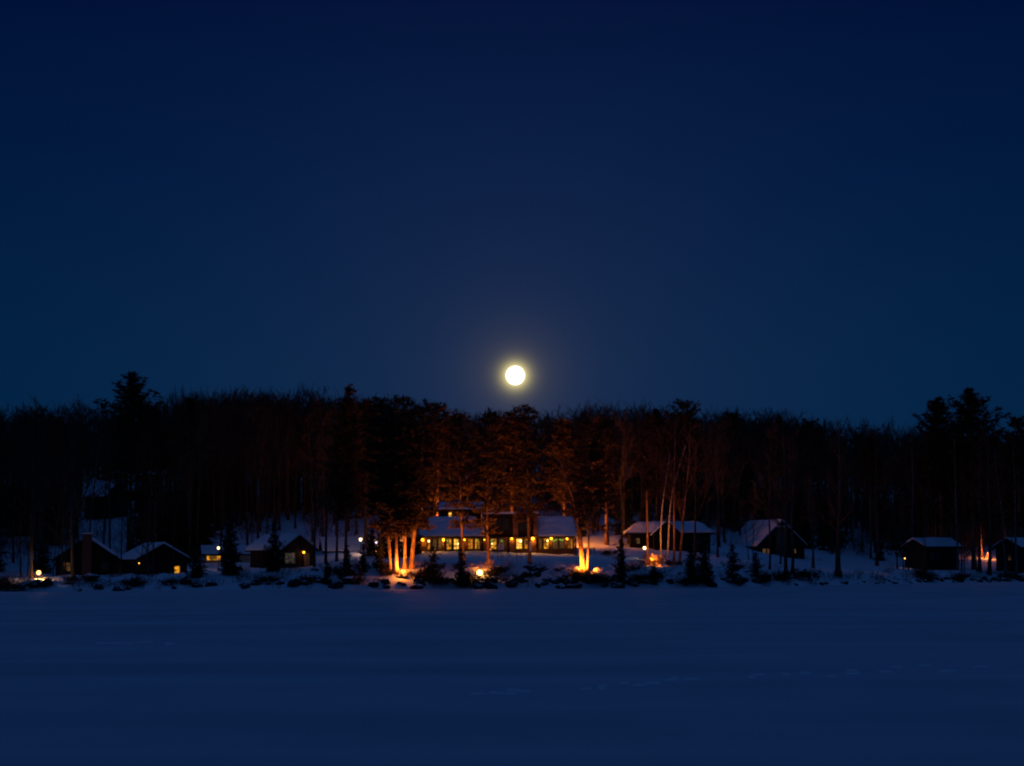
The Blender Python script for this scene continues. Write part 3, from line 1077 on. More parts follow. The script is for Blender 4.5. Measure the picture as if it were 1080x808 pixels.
def fg_tree(name, label, pts, rpx, kind, Y=None, base=None, crown_t=.45, Rm=3.0, bark='pinebark', seed=1, group=None, **kw):
    """pts: trunk line in photo columns and rows from foot to tip"""
    g = hit(pts[0][0], pts[0][1]) if Y is None else on(pts[0][0], Y)
    Yb = g.y
    P = []
    for i, (px, py) in enumerate(pts):
        q = at(px, py, Yb)
        P.append(Vector((q.x - g.x, 0.25 * math.sin(i * 1.7 + seed) if i else 0, q.z - g.z)))
    P[0] = Vector((0, 0, 0))
    path = smooth_path(P, 14)
    rr = random.Random(seed)
    r = rpx * mpp(Yb)
    if kind == 'bare':
        cw = bare_crown(rr, path, r, crown_t, kw.get('spread', .26), kw.get('n1', 12), 5, 4, kw.get('twig', .02))
        cm = M['twig']
    else:
        cw = pine_crown(rr, path, crown_t, Rm, kind, kw.get('whorls', 15), kw.get('dens', 1.0), kw.get('size', .55))
        cm = M['needle']
    return tree_from(name, label, path, r, cw, M[bark], cm, g, group, kw.get('taper', .8))


fg_tree('pine_tree', 'leaning lit pine, leftmost of the floodlit cluster', [(412.8, 600), (411, 580), (408.5, 556), (405, 520), (403, 470), (402, 424)], 2.1, 'red', crown_t=.37, Rm=2.9, Y=YA + .6, seed=21, whorls=18)
fg_tree('pine_tree', 'straight pine with the brightest glowing foot in the floodlit cluster', [(418.6, 605), (418, 580), (418, 553), (417, 500), (418, 419)], 2.3, 'red', crown_t=.37, Rm=3.0, Y=YA, seed=22, whorls=18)
fg_tree('pine_tree', 'upright orange pine third from left in the floodlit cluster', [(426.8, 597), (427.5, 570), (427.5, 545), (428, 500), (430, 421)], 2.0, 'red', crown_t=.37, Rm=3.0, Y=YA + 2.0, seed=23, whorls=18)
fg_tree('pine_tree', 'thick pine leaning right at the right end of the floodlit cluster', [(433.8, 596), (436.3, 570), (439, 548), (443, 510), (449, 424)], 2.7, 'red', crown_t=.37, Rm=3.0, Y=YA + 2.8, seed=24, whorls=18)
fg_tree('pine_tree', 'slim pine in front of the lodge left wing with a dark foot', [(490, 602), (488, 577), (486.5, 550), (485, 500), (484, 438)], 1.9, 'red', crown_t=.44, Rm=2.3, Y=219, seed=25, whorls=16)
b6 = fg_tree('pine_tree', 'pine with a small birdhouse standing behind the orange lantern', [(515.5, 602), (514.6, 572), (514, 545), (514.5, 490), (518, 433)], 2.1, 'red', crown_t=.33, Rm=2.5, Y=218.5, seed=26, whorls=16)
b7 = fg_tree('pine_tree', 'dark footed tall pine before the lodge door right of the wire railing', [(558.6, 603), (558, 570), (557, 530), (556, 480), (557, 429)], 2.2, 'red', crown_t=.36, Rm=3.1, Y=220, seed=27, whorls=17)
fg_tree('leafless_tree', 'crooked floodlit leafless tree with peeling bark and upswept limbs', [(615, 602), (613.3, 585), (611, 560), (608.5, 545), (604.5, 525), (598, 508), (592, 488)], 3.1, 'bare', crown_t=.42, bark='pinebark', Y=YB, seed=28, spread=.22, n1=9, taper=.75)
fg_tree('pine_tree', 'thin glowing pine stem just right of the crooked floodlit tree', [(619, 600), (620.3, 580), (621.3, 555), (621.5, 510), (620, 446)], 1.5, 'red', crown_t=.46, Rm=2.9, Y=YB - .35, seed=29, whorls=15)
fg_tree('leafless_tree', 'tall leafless tree forking in a V behind the narrow spruce', [(656.5, 600), (656, 560), (656, 530), (655, 505), (657, 478), (660, 450)], 1.6, 'bare', crown_t=.40, bark='bark', Y=226, seed=30, spread=.24)
fg_tree('snag_tree', 'short broken topped snag above the glowing bush', [(683, 588), (682.8, 560), (682.3, 535), (681.8, 518)], 1.35, 'bare', crown_t=.72, bark='pinebark', Y=227, seed=31, spread=.22, n1=4, taper=.35)
fg_tree('birch_tree', 'thin pale birch, first left of the curved one', [(697.6, 591), (697, 560), (699, 530), (702.5, 505), (707, 478)], 1.0, 'bare', crown_t=.5, bark='birch', Y=228, seed=32, spread=.17, n1=8, twig=.014)
fg_tree('birch_tree', 'slender pale birch curving up to the right', [(703.8, 592), (705, 570), (706, 545), (709, 520), (715, 497), (723, 470)], 1.2, 'bare', crown_t=.5, bark='birch', Y=228.5, seed=33, spread=.17, n1=8, twig=.014)
fg_tree('leafless_tree', 'straight orange lit trunk just right of the curved birch', [(711, 593), (711, 560), (711, 520), (712, 470), (712, 440)], 1.4, 'bare', crown_t=.42, bark='pinebark', Y=228.5, seed=34)
fg_tree('leafless_tree', 'orange lit trunk leaning right beyond the birches with side limbs', [(716, 593), (718.3, 575), (721, 545), (724, 515), (727, 480), (728, 445)], 1.6, 'bare', crown_t=.3, bark='pinebark', Y=229, seed=35)
fg_tree('leafless_tree', 'dark trunk between the hipped cabin and the wide spruces', [(733, 590), (733, 560), (734, 520), (733, 450)], 1.5, 'bare', Y=257, bark='bark', seed=36)
fg_tree('leafless_tree', 'faint reddish trunk right of the hipped cabin', [(757, 588), (757, 550), (758, 510), (757, 448)], 1.3, 'bare', Y=256, bark='bark', seed=37)
fg_tree('leafless_tree', 'thick dark trunk standing alone on the right snow slope', [(884, 606), (884, 585), (884.5, 555), (886, 510), (885, 452)], 3.3, 'bare', crown_t=.42, bark='bark', seed=38, spread=.22)
fg_tree('leafless_tree', 'left trunk of the dark pair before the steep roofed cabin', [(829, 607), (828.5, 580), (829, 545), (828, 500), (826, 446)], 2.2, 'bare', crown_t=.4, bark='bark', seed=39)
fg_tree('leafless_tree', 'right trunk of the dark pair before the steep roofed cabin', [(836, 604), (836, 580), (835, 545), (838, 500), (841, 452)], 1.8, 'bare', crown_t=.4, bark='bark', seed=40)
fg_tree('leafless_tree', 'lone thin trunk crossing the steep snowy roof', [(812, 600), (812, 575), (811.5, 545), (812, 500), (813, 448)], 1.2, 'bare', crown_t=.45, bark='bark', seed=41)
fg_tree('leafless_tree', 'forked grey trunk at the right corner of the porch lamp cabin', [(331.5, 598), (332, 560), (333, 520), (331, 480), (330, 432)], 1.5, 'bare', crown_t=.4, bark='bark', seed=42, spread=.17, n1=8, twig=.014)
fg_tree('leafless_tree', 'reddish upright trunk before the pinkish outbuilding roof', [(343.5, 594), (344, 560), (345.5, 525), (347, 480), (348, 430)], 1.6, 'bare', crown_t=.4, bark='bark', seed=43)
fg_tree('leafless_tree', 'thin dark trunk across the middle of the pinkish outbuilding roof', [(355, 592), (355.5, 560), (356, 520), (355, 440)], 1.5, 'bare', crown_t=.4, bark='bark', seed=44)
fg_tree('pine_tree', 'dark pine rising left of the white lamp by the outbuilding', [(364, 596), (365, 560), (366, 510), (368, 407)], 2.0, 'white', crown_t=.42, Rm=3.6, bark='pinebark', seed=45, whorls=26)
fg_tree('leafless_tree', 'dark trunk before the left window of the brick chimney cabin', [(77.5, 612), (77, 590), (76.5, 550), (76, 500), (75, 436)], 2.6, 'bare', crown_t=.4, bark='bark', seed=46)
fg_tree('leafless_tree', 'faint dark trunk near the left lantern and edge', [(33.5, 610), (34, 570), (35, 520), (34, 440)], 1.7, 'bare', crown_t=.4, bark='bark', seed=47)
fg_tree('birch_tree', 'pale birch behind the small right cabin', [(961.5, 592), (962, 555), (963, 510), (962, 480), (960, 452)], 1.1, 'bare', Y=292, crown_t=.5, bark='birchdark', seed=48, spread=.16, n1=7, twig=.013)
fg_tree('birch_tree', 'pale birch leaning right over the small right cabin', [(975, 590), (976, 560), (978, 520), (983, 492), (988, 462)], 1.0, 'bare', Y=293, crown_t=.5, bark='birchdark', seed=49, spread=.16, n1=7, twig=.013)
fg_tree('birch_tree', 'pale birch at the right corner of the small right cabin', [(1010, 600), (1010, 570), (1008, 530), (1007, 495), (1006, 462)], 1.2, 'bare', Y=279, crown_t=.5, bark='birchdark', seed=50, spread=.16, n1=7, twig=.013)
fg_tree('birch_tree', 'pale birch leaning left above the campfire glow', [(1061, 600), (1058, 560), (1055, 530), (1051, 500), (1048, 470)], 1.0, 'bare', Y=276, crown_t=.5, bark='birchdark', seed=51, spread=.16, n1=7, twig=.013)
fg_tree('birch_tree', 'pale birch at the far right edge before the last cabin', [(1072, 600), (1071, 560), (1070, 520), (1069, 470)], 1.2, 'bare', Y=275, crown_t=.5, bark='birchdark', seed=52, spread=.16, n1=7, twig=.013)
fg_tree('leafless_tree', 'dark trunk left of the dim lantern on the right slope', [(925, 595), (925, 560), (924, 520), (924, 455)], 1.8, 'bare', Y=282, bark='bark', seed=53)
fg_tree('leafless_tree', 'dark trunk in front of the campfire on the right', [(1044, 592), (1044, 560), (1043, 520), (1042, 460)], 1.6, 'bare', Y=268, bark='bark', seed=54)
fg_tree('leafless_tree', 'dark trunk left of the campfire on the right', [(1033, 595), (1033, 560), (1034, 520), (1033, 460)], 1.9, 'bare', Y=274, bark='bark', seed=55)

rnd = random.Random(66)
for (a, b_, Y, n, lab) in ((18, 72, 219, 5, 'thin dark sapling in front of the brick chimney cabin'), (120, 205, 219, 6, 'thin dark sapling in front of the cabin with the bright paned window'),
                           (940, 1078, 273, 9, 'thin dark sapling in front of the last cabins on the right'), (765, 870, 262, 5, 'thin dark sapling in front of the steep roofed cabin')):
    for i in range(n):
        g = on(rnd.uniform(a, b_), Y + rnd.uniform(-3, 3))
        h = rnd.uniform(7, 14)
        path = wobble_path(rnd, h, .04, 9)
        tree_from('leafless_tree', lab, path, rnd.uniform(.06, .13), bare_crown(rnd, path, .1, .25, .25, 10, 4, 3, .015), M['bark'], M['twig'], g, lab.replace('sapling', 'saplings'), n=6)

# skyline pines that rise above the wood
for i, (px, py, by, Y, Rm, st, lab) in enumerate((
        (137, 394, 585, 262, 5.6, 'white', 'tallest dark white pine on the left skyline'),
        (722, 425, 580, 290, 4.4, 'red', 'round topped dark pine on the skyline above the birches'),
        (694, 433, 580, 292, 3.0, 'white', 'pointed dark pine on the skyline left of the round topped one'),
        (993, 420, 592, 292, 5.2, 'white', 'left of the twin dark pines on the right skyline'),
        (1027, 411, 592, 289, 6.6, 'white', 'right and taller of the twin dark pines on the right skyline'),
        (1077, 443, 592, 284, 3.8, 'red', 'dark pine cut by the right frame edge'),
        (462, 427, 580, 272, 3.2, 'red', 'dark pine crown behind the lodge left of its chimney'),
        (540, 437, 575, 275, 3.4, 'red', 'dark pine behind the lodge centre under the moon'),
        (596, 447, 575, 275, 3.4, 'red', 'dark pine behind the right wing of the lodge'),
        (386, 424, 585, 262, 3.4, 'red', 'dark pine just left of the floodlit cluster'),
        (640, 446, 585, 266, 3.2, 'red', 'dark pine between the lodge and the hipped cabin'))):
    g = on(px, Y)
    tip = at(px, py, Y)
    h = tip.z - g.z
    rr = random.Random(300 + i)
    path = wobble_path(rr, h, .012, 10)
    path = [p - Vector((path[-1].x, path[-1].y, 0)) * (p.z / h) for p in path]
    tree_from('pine_tree', lab, path, .3, pine_crown(rr, path, .28 if st == 'red' else .22, Rm, st, 30 if st == 'white' else 18, 1.0, .62), M['pinebark'], M['needle'], g)

bh = empty('birdhouse', at(517.4, 581, b6.location.y - .35), 'small pale birdhouse fixed to the pine by the orange lantern', 'birdhouse')
MB().box(-.12, .12, -.1, .1, -.18, .12).build('box', M['stone'], bh)
MB().hull([(-.17, -.15, .125), (.17, -.15, .125), (.17, .15, .125), (-.17, .15, .125)], [(-.01, -.15, .26), (.01, -.15, .26), (.01, .15, .26), (-.01, .15, .26)]).build('roof', M['snow'], bh)
nb = empty('notice_board', at(559.6, 576, b7.location.y - .4), 'narrow pale notice board on the dark pine before the lodge door', 'sign')
MB().box(-.12, .12, -.03, .03, -.55, .5).build('board', M['sign'], nb)
MB().box(-.05, .05, .033, .2, -.45, .4).build('backing', M['dkwood'], nb)

# ------------------------------------------------------------------ spruces, young pines and bushes


def spruce(label, px, base, top, wpx, seed, name='spruce_tree', Y=None, group=None):
    g = hit(px, base) if Y is None else on(px, Y)
    h = (base - top) * mpp(g.y)
    rr = random.Random(seed)
    root = empty(name, g, label, 'tree', group)
    MB().tube([(0, 0, -.3), (0, 0, h * .5), (0, 0, h * .98)], [.05 + h * .012, .03 + h * .006, .012], 6).build('trunk', M['bark'], root)
    c, s = spruce_crown(rr, h, 1.2 * wpx * mpp(g.y), max(10, int(h * 3.8)), .24 + .024 * h)
    c.build('crown', M['spruce'], root)
    for q in s:
        q.build('snow_load', M['snow'], root)
    return root


spruce('big dark spruce in front of the cream shed', 242, 606, 545, 15, 61)
spruce('dark spruce hiding the snow roof of the porch lamp cabin', 289, 603, 552, 11, 62)
spruce('narrow dark spruce on the bank under the V forked tree', 655, 616, 571, 10, 63)
spruce('wide dark spruce on the bank, left of the touching pair', 729, 617, 571, 12, 64)
spruce('wide dark spruce on the bank, right of the touching pair', 743, 616, 568, 13, 65)
spruce('dark spruce below the left pitch of the steep roofed cabin', 773, 615, 576, 11, 66)
spruce('small spruce below the windows of the steep roofed cabin', 797.5, 608, 584, 8, 67)
spruce('small dark spruce on the shore left of the lit pine cluster', 345, 617, 594, 6, 68)
spruce('young pine catching orange light below the cool twin lamp', 400, 604, 568, 9, 69)
spruce('dark young spruce below the white lamp by the outbuilding', 383, 604, 576, 9, 70)
spruce('dark young spruce before the low outbuilding', 366, 606, 577, 7, 71)
spruce('dark bushy spruce on the lawn left of the slim pine', 457, 609, 578, 12, 72)
spruce('dark spruce at the foot of the slim pine before the lodge', 486, 619, 580, 9, 73)
spruce('small dark spruce below the glowing bush', 690, 616, 596, 6, 74)
spruce('small dark spruce at the left end of the brick chimney cabin', 46, 606, 570, 12, 75, Y=232)
spruce('dark spruce right of the cabin with the bright paned window', 207, 610, 574, 11, 76)


for px, Y, top, wp, lab in ((404, 247, 547, 9, 'dark spruce behind the leaning lit pine'), (416, 249, 541, 10, 'dark spruce behind the brightest lit pine'),
                           (429, 248, 544, 10, 'dark spruce behind the upright orange pine'), (438, 250, 550, 8, 'dark spruce at the left end of the lodge wall'), (392, 250, 552, 9, 'dark spruce behind the cool twin lamp')):
    spruce(lab, px, 588, top, wp, 90 + int(px), Y=Y)


def bush_mesh(rr, wd, ht, n, leaf=True):
    tw, lf = MB(), MB()
    for i in range(n):
        a = rr.uniform(0, 6.283)
        q = rr.random() ** .6
        p = Vector((math.cos(a) * wd * .35 * q, math.sin(a) * wd * .3 * q, -.05))
        d = Vector((math.cos(a) * .7 * q, math.sin(a) * .7 * q, 1)).normalized()
        pts = limb(tw, rr, p, d, ht * rr.uniform(.6, 1.1), .016, 4, 3, -.02, .16)
        for k_ in (2, 3, 4):
            for _ in range(2):
                d2 = Vector((rr.gauss(0, 1), rr.gauss(0, 1), rr.uniform(0, 1))).normalized()
                limb(tw, rr, pts[k_], d2, ht * .28, .009, 2, 3, .05, .2)
            if leaf:
                lf.tuft(rr, pts[k_] + Vector((rr.gauss(0, .1), rr.gauss(0, .1), 0)), .17, 7, .8, .32)
    return tw, lf


BP = []
for i in range(4):
    tw, lf = bush_mesh(random.Random(400 + i), 1.8, 1.2, 42)
    BP.append((tw.mesh('stems', M['twig']), lf.mesh('leaves', M['shrub'])))


def bush(label, px, py, sc_, k_, group=None, rz=0.0):
    g = hit(px, py)
    root = empty('bush', g, label, 'bush', group, rz)
    for nm, me in zip(('stems', 'foliage'), BP[k_ % 4]):
        o = bpy.data.objects.new(nm, me)
        COL.objects.link(o)
        o.parent = root
    root.scale = sc_
    return root


tw, lf = bush_mesh(random.Random(77), 2.4, 1.35, 80)
gb = empty('bush', bz, 'bare twiggy bush glowing orange yellow from a light within', 'bush')
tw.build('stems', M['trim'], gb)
lf.build('foliage', M['dryleaf'], gb)
tw, lf = bush_mesh(random.Random(78), 2.4, .55, 60, False)
gb = empty('bush', on(429.0, YA - .2), 'low bare brush glowing yellow at the foot of lit pines', 'bush')
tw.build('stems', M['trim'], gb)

BUSHES = [
    ('dark bush under the orange lantern', 512, 616, (1.5, 1, .75)), ('dark bush on the shore below the slim pine', 490, 620, (1.3, 1, 1.2)),
    ('broad dark bush on the shore left of the forked lit tree', 603, 617, (1.5, 1, .9)), ('broad dark bush below the forked lit tree', 622, 616, (1.6, 1, 1.0)),
    ('dark bush right of the narrow spruce', 672, 616, (1.0, 1, .8)), ('dark bush left of the narrow spruce', 641, 616, (1.1, 1, .8)),
    ('big rounded dark bush at the right end of the rocky bank', 848, 612, (2.0, 1, 1.05)), ('dark bush under the paired trunks', 824, 613, (1.4, 1, .9)),
    ('dark bush between the small spruce and the paired trunks', 805, 615, (1.1, 1, .7)), ('dark bush at the foot of the birdhouse pine', 521, 608, (1.0, 1, .6)),
    ('thin bush below the thick leaning pine', 442, 613, (1.0, 1, .7)), ('dark bush on the bank before the wire railing', 530, 605, (.8, 1, .5)),
    ('bush by the white lamp post below the outbuilding', 374, 611, (1.1, 1, .8)), ('dark bush at the right edge of the porch lamp cabin', 351, 606, (1.0, 1, .7)),
    ('low dark bush below the small right cabin', 975, 611, (1.3, 1, .8)), ('low dark bush by the corner birch on the right shore', 1013, 611, (1.7, 1, .7)),
    ('low dark bush under the last cabin on the right', 1062, 611, (1.9, 1, .8)), ('dark bush behind the lodge deck rail', 641, 586, (1.1, 1, .6)),
    ('dark bush below the cabin with bright paned window', 181, 617, (1.1, 1, .6)), ('small dark bush before the brick chimney cabin', 95, 613, (.7, 1, .5)),
    ('low dark bush on the far left shore', 8, 624, (2.2, 1, .7)), ('dark bush beneath the touching spruce pair', 722, 618, (1.0, 1, .6)),
    ('bush at the foot of the birches', 708, 597, (1.0, 1, .6)), ('dark bush between lit pines and lantern on the shore', 466, 618, (1.3, 1, .7)),
]
for i, (lab, px, py, s) in enumerate(BUSHES):
    bush(lab, px, py, s, i, None, i * 1.1)

rnd = random.Random(44)
for (a, b_, n, lab) in ((470, 600, 4, 'dark twiggy bush in the tangle on the bank below the lodge lawn'), (600, 700, 5, 'dark twiggy bush in the tangle on the bank below the forked tree'),
                        (700, 860, 6, 'dark twiggy bush in the tangle on the bank below the steep roofed cabin'), (270, 470, 14, 'small dark twiggy bush on the bank left of the lodge'),
                        (0, 215, 10, 'small dark twiggy bush on the bank below the two left cabins'), (960, 1085, 11, 'dark twiggy bush on the bank below the last cabins')):
    for i in range(n):
        px = rnd.uniform(a, b_)
        x = at(px, 612, 215).x
        for _ in range(3):
            Y = shore(x) + 1
            x = at(px, 612, Y).x
        g = on(px, Y + rnd.uniform(0, 6.5 if 270 < px < 860 else 3.5))
        root = empty('bush', g, lab, 'bush', lab.replace('bush', 'bushes'), rnd.uniform(0, 6.28))
        for nm, me in zip(('stems', 'foliage'), BP[rnd.randrange(4)]):
            o = bpy.data.objects.new(nm, me)
            COL.objects.link(o)
            o.parent = root
        s = rnd.uniform(.45, 1.0)
        root.scale = (s * rnd.uniform(.8, 1.5), s, s * rnd.uniform(.5, 1.0))

# ------------------------------------------------------------------ shore rocks
RP = []
for i in range(6):
    rr = random.Random(500 + i)
    mb = MB().ball((0, 0, 0), .5, 9, 6)
    off = rr.uniform(0, 90)
    mb.v = [tuple(Vector(v) * (1 + .55 * noise.noise(Vector(v) * 2.1 + Vector((off, 0, 0))))) for v in mb.v]
    RP.append(mb.mesh('rock', M['rock']))
ZONES = [(0, 200, 14, 'dark rock on the snowy shore below the two left cabins'), (200, 400, 18, 'dark rock at the waterline left of the lit pine cluster'),
         (400, 520, 16, 'dark rock at the waterline below the lit pine cluster'), (515, 600, 30, 'dark rock on the snowy bank in front of the lodge lawn'),
         (600, 760, 17, 'dark rock at the waterline below the forked tree and birches'), (760, 860, 16, 'dark rock on the bank below the steep roofed cabin'),
         (860, 970, 16, 'small dark rock along the open right shoreline'), (970, 1090, 26, 'dark rock along the shoreline below the last cabins')]
rnd = random.Random(5)
for (a, b_, n, lab) in ZONES:
    for i in range(n):
        px = rnd.uniform(a, b_)
        x = at(px, 615, 215).x
        for _ in range(3):
            S_ = shore(x)
            x = at(px, 615, S_ + 1.5).x
        spread = 8.0 if a in (515,) else (4.5 if a < 860 else 2.0)
        d = abs(rnd.gauss(0, .6)) * spread * .7 + .25
        Y = S_ + d
        x = at(px, 615, Y).x
        s = rnd.uniform(.35, 1.15) if a < 860 else rnd.uniform(.3, .8)
        if a == 860:
            s *= .75
        o = bpy.data.objects.new('rock', RP[rnd.randrange(6)])
        COL.objects.link(o)
        o.location = (x, Y, H(x, Y) + .06 * s)
        o.rotation_euler = (rnd.uniform(-.3, .3), rnd.uniform(-.3, .3), rnd.uniform(0, 6.28))
        o.scale = (s * rnd.uniform(1.0, 1.9), s * rnd.uniform(.9, 1.4), s * rnd.uniform(.75, 1.2))
        tag(o, lab, 'rock', lab.replace('dark rock', 'dark rocks').replace('small ', ''))

# snow pile ploughed up beside the steep roofed cabin, and one by the lit tree


def snow_pile(label, px, py, wx, wy, h, seed):
    g = hit(px, py)
    mb = MB().ball((0, 0, 0), 1, 22, 12)
    mb.v = [(v[0] * wx * (1 + .3 * noise.noise(Vector(v) * 2 + Vector((seed, 0, 0)))), v[1] * wy, v[2] * h * (1 + .5 * noise.noise(Vector(v) * 1.7 + Vector((0, seed, 0))))) for v in mb.v]
    return tag(mb.build('snow_pile', M['snow'], None, True, g - Vector((0, 0, .1))), label, 'snow pile')


snow_pile('ploughed snow pile at the right corner of the steep roofed cabin', 852, 589, 2.0, 1.2, .75, 3)
snow_pile('snow mound lit orange left of the forked floodlit tree', 601, 605, 1.3, 1.0, .55, 8)
snow_pile('snow mound just right of the forked floodlit tree', 631, 602, .8, .6, .45, 12)
snow_pile('snow mound under the far left lantern', 38, 615, 1.0, .8, .35, 17)

# small patches of fresh snow scuffed up along the tracks across the lake
rnd = random.Random(9)
for (xa, ya, xb, yb, n, lab) in ((500, 731, 560, 727, 6, 'small pale patch of scuffed snow on the nearer lake track'), (600, 727, 740, 715, 9, 'small pale patch of scuffed snow on the middle lake track'),
                                 (780, 713, 1040, 704, 13, 'small pale patch of scuffed snow on the long right lake track'), (100, 679, 190, 677, 6, 'small pale patch of scuffed snow far out on the left lake')):
    for i in range(n):
        u = (i + rnd.random()) / n
        px, py = xa + (xb - xa) * u + rnd.gauss(0, 5), ya + (yb - ya) * u + rnd.gauss(0, 2.0)
        d = ray(px, py)
        t = -CAM.z / d.z
        p = CAM + d * t
        a, b_ = rnd.uniform(.10, .26) * p.y / 42, rnd.uniform(.2, .5) * p.y / 42
        ph = rnd.uniform(0, 40)
        rings = [(0, 0)]
        vs = [(0, 0, lake_h(p.x, p.y) + .04)]
        fs = []
        for r_i, rr_ in enumerate((.5, 1.0)):
            for k_ in range(12):
                an = 6.2832 * k_ / 12
                w_ = rr_ * (1 + .45 * noise.noise((math.cos(an) * 1.3 + ph, math.sin(an) * 1.3, 0)))
                x_, y_ = a * w_ * math.cos(an), b_ * w_ * math.sin(an)
                vs.append((x_, y_, lake_h(p.x + x_, p.y + y_) + (.03 if r_i == 0 else -.03)))
        for k_ in range(12):
            q = (k_ + 1) % 12
            fs.append((0, 1 + k_, 1 + q))
            fs.append((1 + k_, 13 + k_, 13 + q, 1 + q))
        mb = MB()
        mb.add(vs, fs)
        tag(mb.build('snow_patch', M['fresh'], None, True, (p.x, p.y, 0)), lab, 'snow patch', lab.replace('small pale patch', 'small pale patches'))

# ------------------------------------------------------------------ the wood behind
SKYLINE = [(-200, 440), (0, 438), (30, 434), (75, 431), (110, 429), (160, 424), (200, 420), (250, 417), (300, 418), (345, 419), (380, 424), (440, 432), (470, 441), (510, 441),
           (560, 440), (600, 438), (640, 433), (690, 434), (740, 440), (780, 438), (820, 435), (850, 446), (885, 442), (920, 448), (960, 452), (1000, 458), (1080, 458), (1300, 456)]
FRONT = [(-200, 236), (0, 238), (130, 240), (200, 246), (330, 262), (430, 268), (620, 270), (640, 268), (760, 276), (830, 296), (900, 292), (1000, 296), (1300, 300)]
protos = []
for i in range(10):
    rr = random.Random(700 + i)
    path = wobble_path(rr, 18, .02, 10)
    r = rr.uniform(.13, .22)
    cw = bare_crown(rr, path, r, rr.uniform(.34, .5), rr.uniform(.24, .36), 14, 5, 5, .02)
    protos.append((trunk_mesh(path, r, .85, 6).mesh('trunk', M['bark'], True), cw.mesh('crown', M['twig'])))
pineprotos = []
for i in range(5):
    rr = random.Random(750 + i)
    path = wobble_path(rr, 18, .012, 9)
    pineprotos.append((trunk_mesh(path, .2, .85, 6).mesh('trunk', M['pinebark'], True),
                       pine_crown(rr, path, rr.uniform(.35, .5), rr.uniform(2.4, 3.4), rr.choice(['red', 'white']), 15, .9, .6).mesh('crown', M['needle'])))


def zone(px):
    if px < 200:
        return 'behind the two left cabins'
    if px < 400:
        return 'behind the porch lamp cabin'
    if px < 640:
        return 'behind the lodge'
    if px < 860:
        return 'behind the hipped and steep roofed cabins'
    return 'behind the right hand cabins'


rnd = random.Random(31)
placed = []


def scatter(n, dlo, dhi, minsep, pxlo=-150, pxhi=1230):
    out, tries = [], 0
    while len(out) < n and tries < 40000:
        tries += 1
        px = rnd.uniform(pxlo, pxhi)
        Y = lerp_table(FRONT, px) + dlo + (dhi - dlo) * rnd.random() ** 1.15
        x = at(px, 560, Y).x
        if any((x - a) ** 2 + (Y - b_) ** 2 < minsep * minsep for a, b_ in placed):
            continue
        placed.append((x, Y))
        out.append((px, Y, x))
    return out


cab_c = at(112, 530, 326)
for i, (px, Y, x) in enumerate(scatter(345, 0, 110, 1.5)):
    if abs(px - 112) < 26 and Y < 334 and Y > 256 and rnd.random() < .88:
        continue
    if 1024 < px < 1058 and Y < 322:
        continue
    z = H(x, Y)
    lim = at(px, lerp_table(SKYLINE, px) + rnd.uniform(-3, 14), Y).z - z
    h = min(rnd.uniform(14.5, 21), max(7, lim))
    g = Vector((x, Y, z))
    zn = zone(px)
    pine = rnd.random() < (.22 if px > 380 else .12)
    P = pineprotos if pine else protos
    nm = 'pine_tree' if pine else 'leafless_tree'
    lab = ('dark pine standing in the wood ' if pine else 'bare dark tree standing in the wood ') + zn
    root = empty(nm, g, lab, 'tree', ('dark pines in the wood ' if pine else 'bare trees in the wood ') + zn, rnd.uniform(0, 6.28))
    s = h / 18
    root.scale = (max(s, .75), max(s, .75), s)
    for pn, me in zip(('trunk', 'crown'), P[rnd.randrange(len(P))]):
        o = bpy.data.objects.new(pn, me)
        COL.objects.link(o)
        o.parent = root

# young spruces along the foot of the wood
yp = []
for i in range(4):
    rr = random.Random(800 + i)
    c, s_ = spruce_crown(rr, 5, 1.7, 13, .36)
    t = MB().tube([(0, 0, -.3), (0, 0, 4.9)], [.08, .012], 5)
    yp.append((t.mesh('trunk', M['bark']), c.mesh('crown', M['spruce'])))
cnt = 0
while cnt < 120:
    px = rnd.choice([rnd.uniform(-120, 70), rnd.uniform(580, 1200), rnd.uniform(580, 1200), rnd.uniform(140, 215)])
    Y = lerp_table(FRONT, px) + rnd.uniform(4, 70)
    g = on(px, Y)
    if abs(px - 112) < 30 and Y < 330 or 1022 < px < 1060 and Y < 325:
        continue
    zn = zone(px)
    root = empty('spruce_tree', g, 'young dark spruce at the foot of the wood ' + zn, 'tree', 'young spruces in the wood ' + zn, rnd.uniform(0, 6.28))
    s = rnd.uniform(.7, 1.6)
    root.scale = (s, s, s)
    for pn, me in zip(('trunk', 'crown'), yp[cnt % 4]):
        o = bpy.data.objects.new(pn, me)
        COL.objects.link(o)
        o.parent = root
    cnt += 1

def quad_object(name, vv, ff, material):
    me = bpy.data.meshes.new(name)
    me.vertices.add(len(vv))
    me.vertices.foreach_set('co', vv.ravel())
    me.loops.add(ff.size)
    me.loops.foreach_set('vertex_index', ff.ravel())
    me.polygons.add(len(ff))
    me.polygons.foreach_set('loop_start', np.arange(0, ff.size, 4, dtype=np.int32))
    me.materials.append(material)
    me.update(calc_edges=True)
    o = bpy.data.objects.new(name, me)
    COL.objects.link(o)
    return o


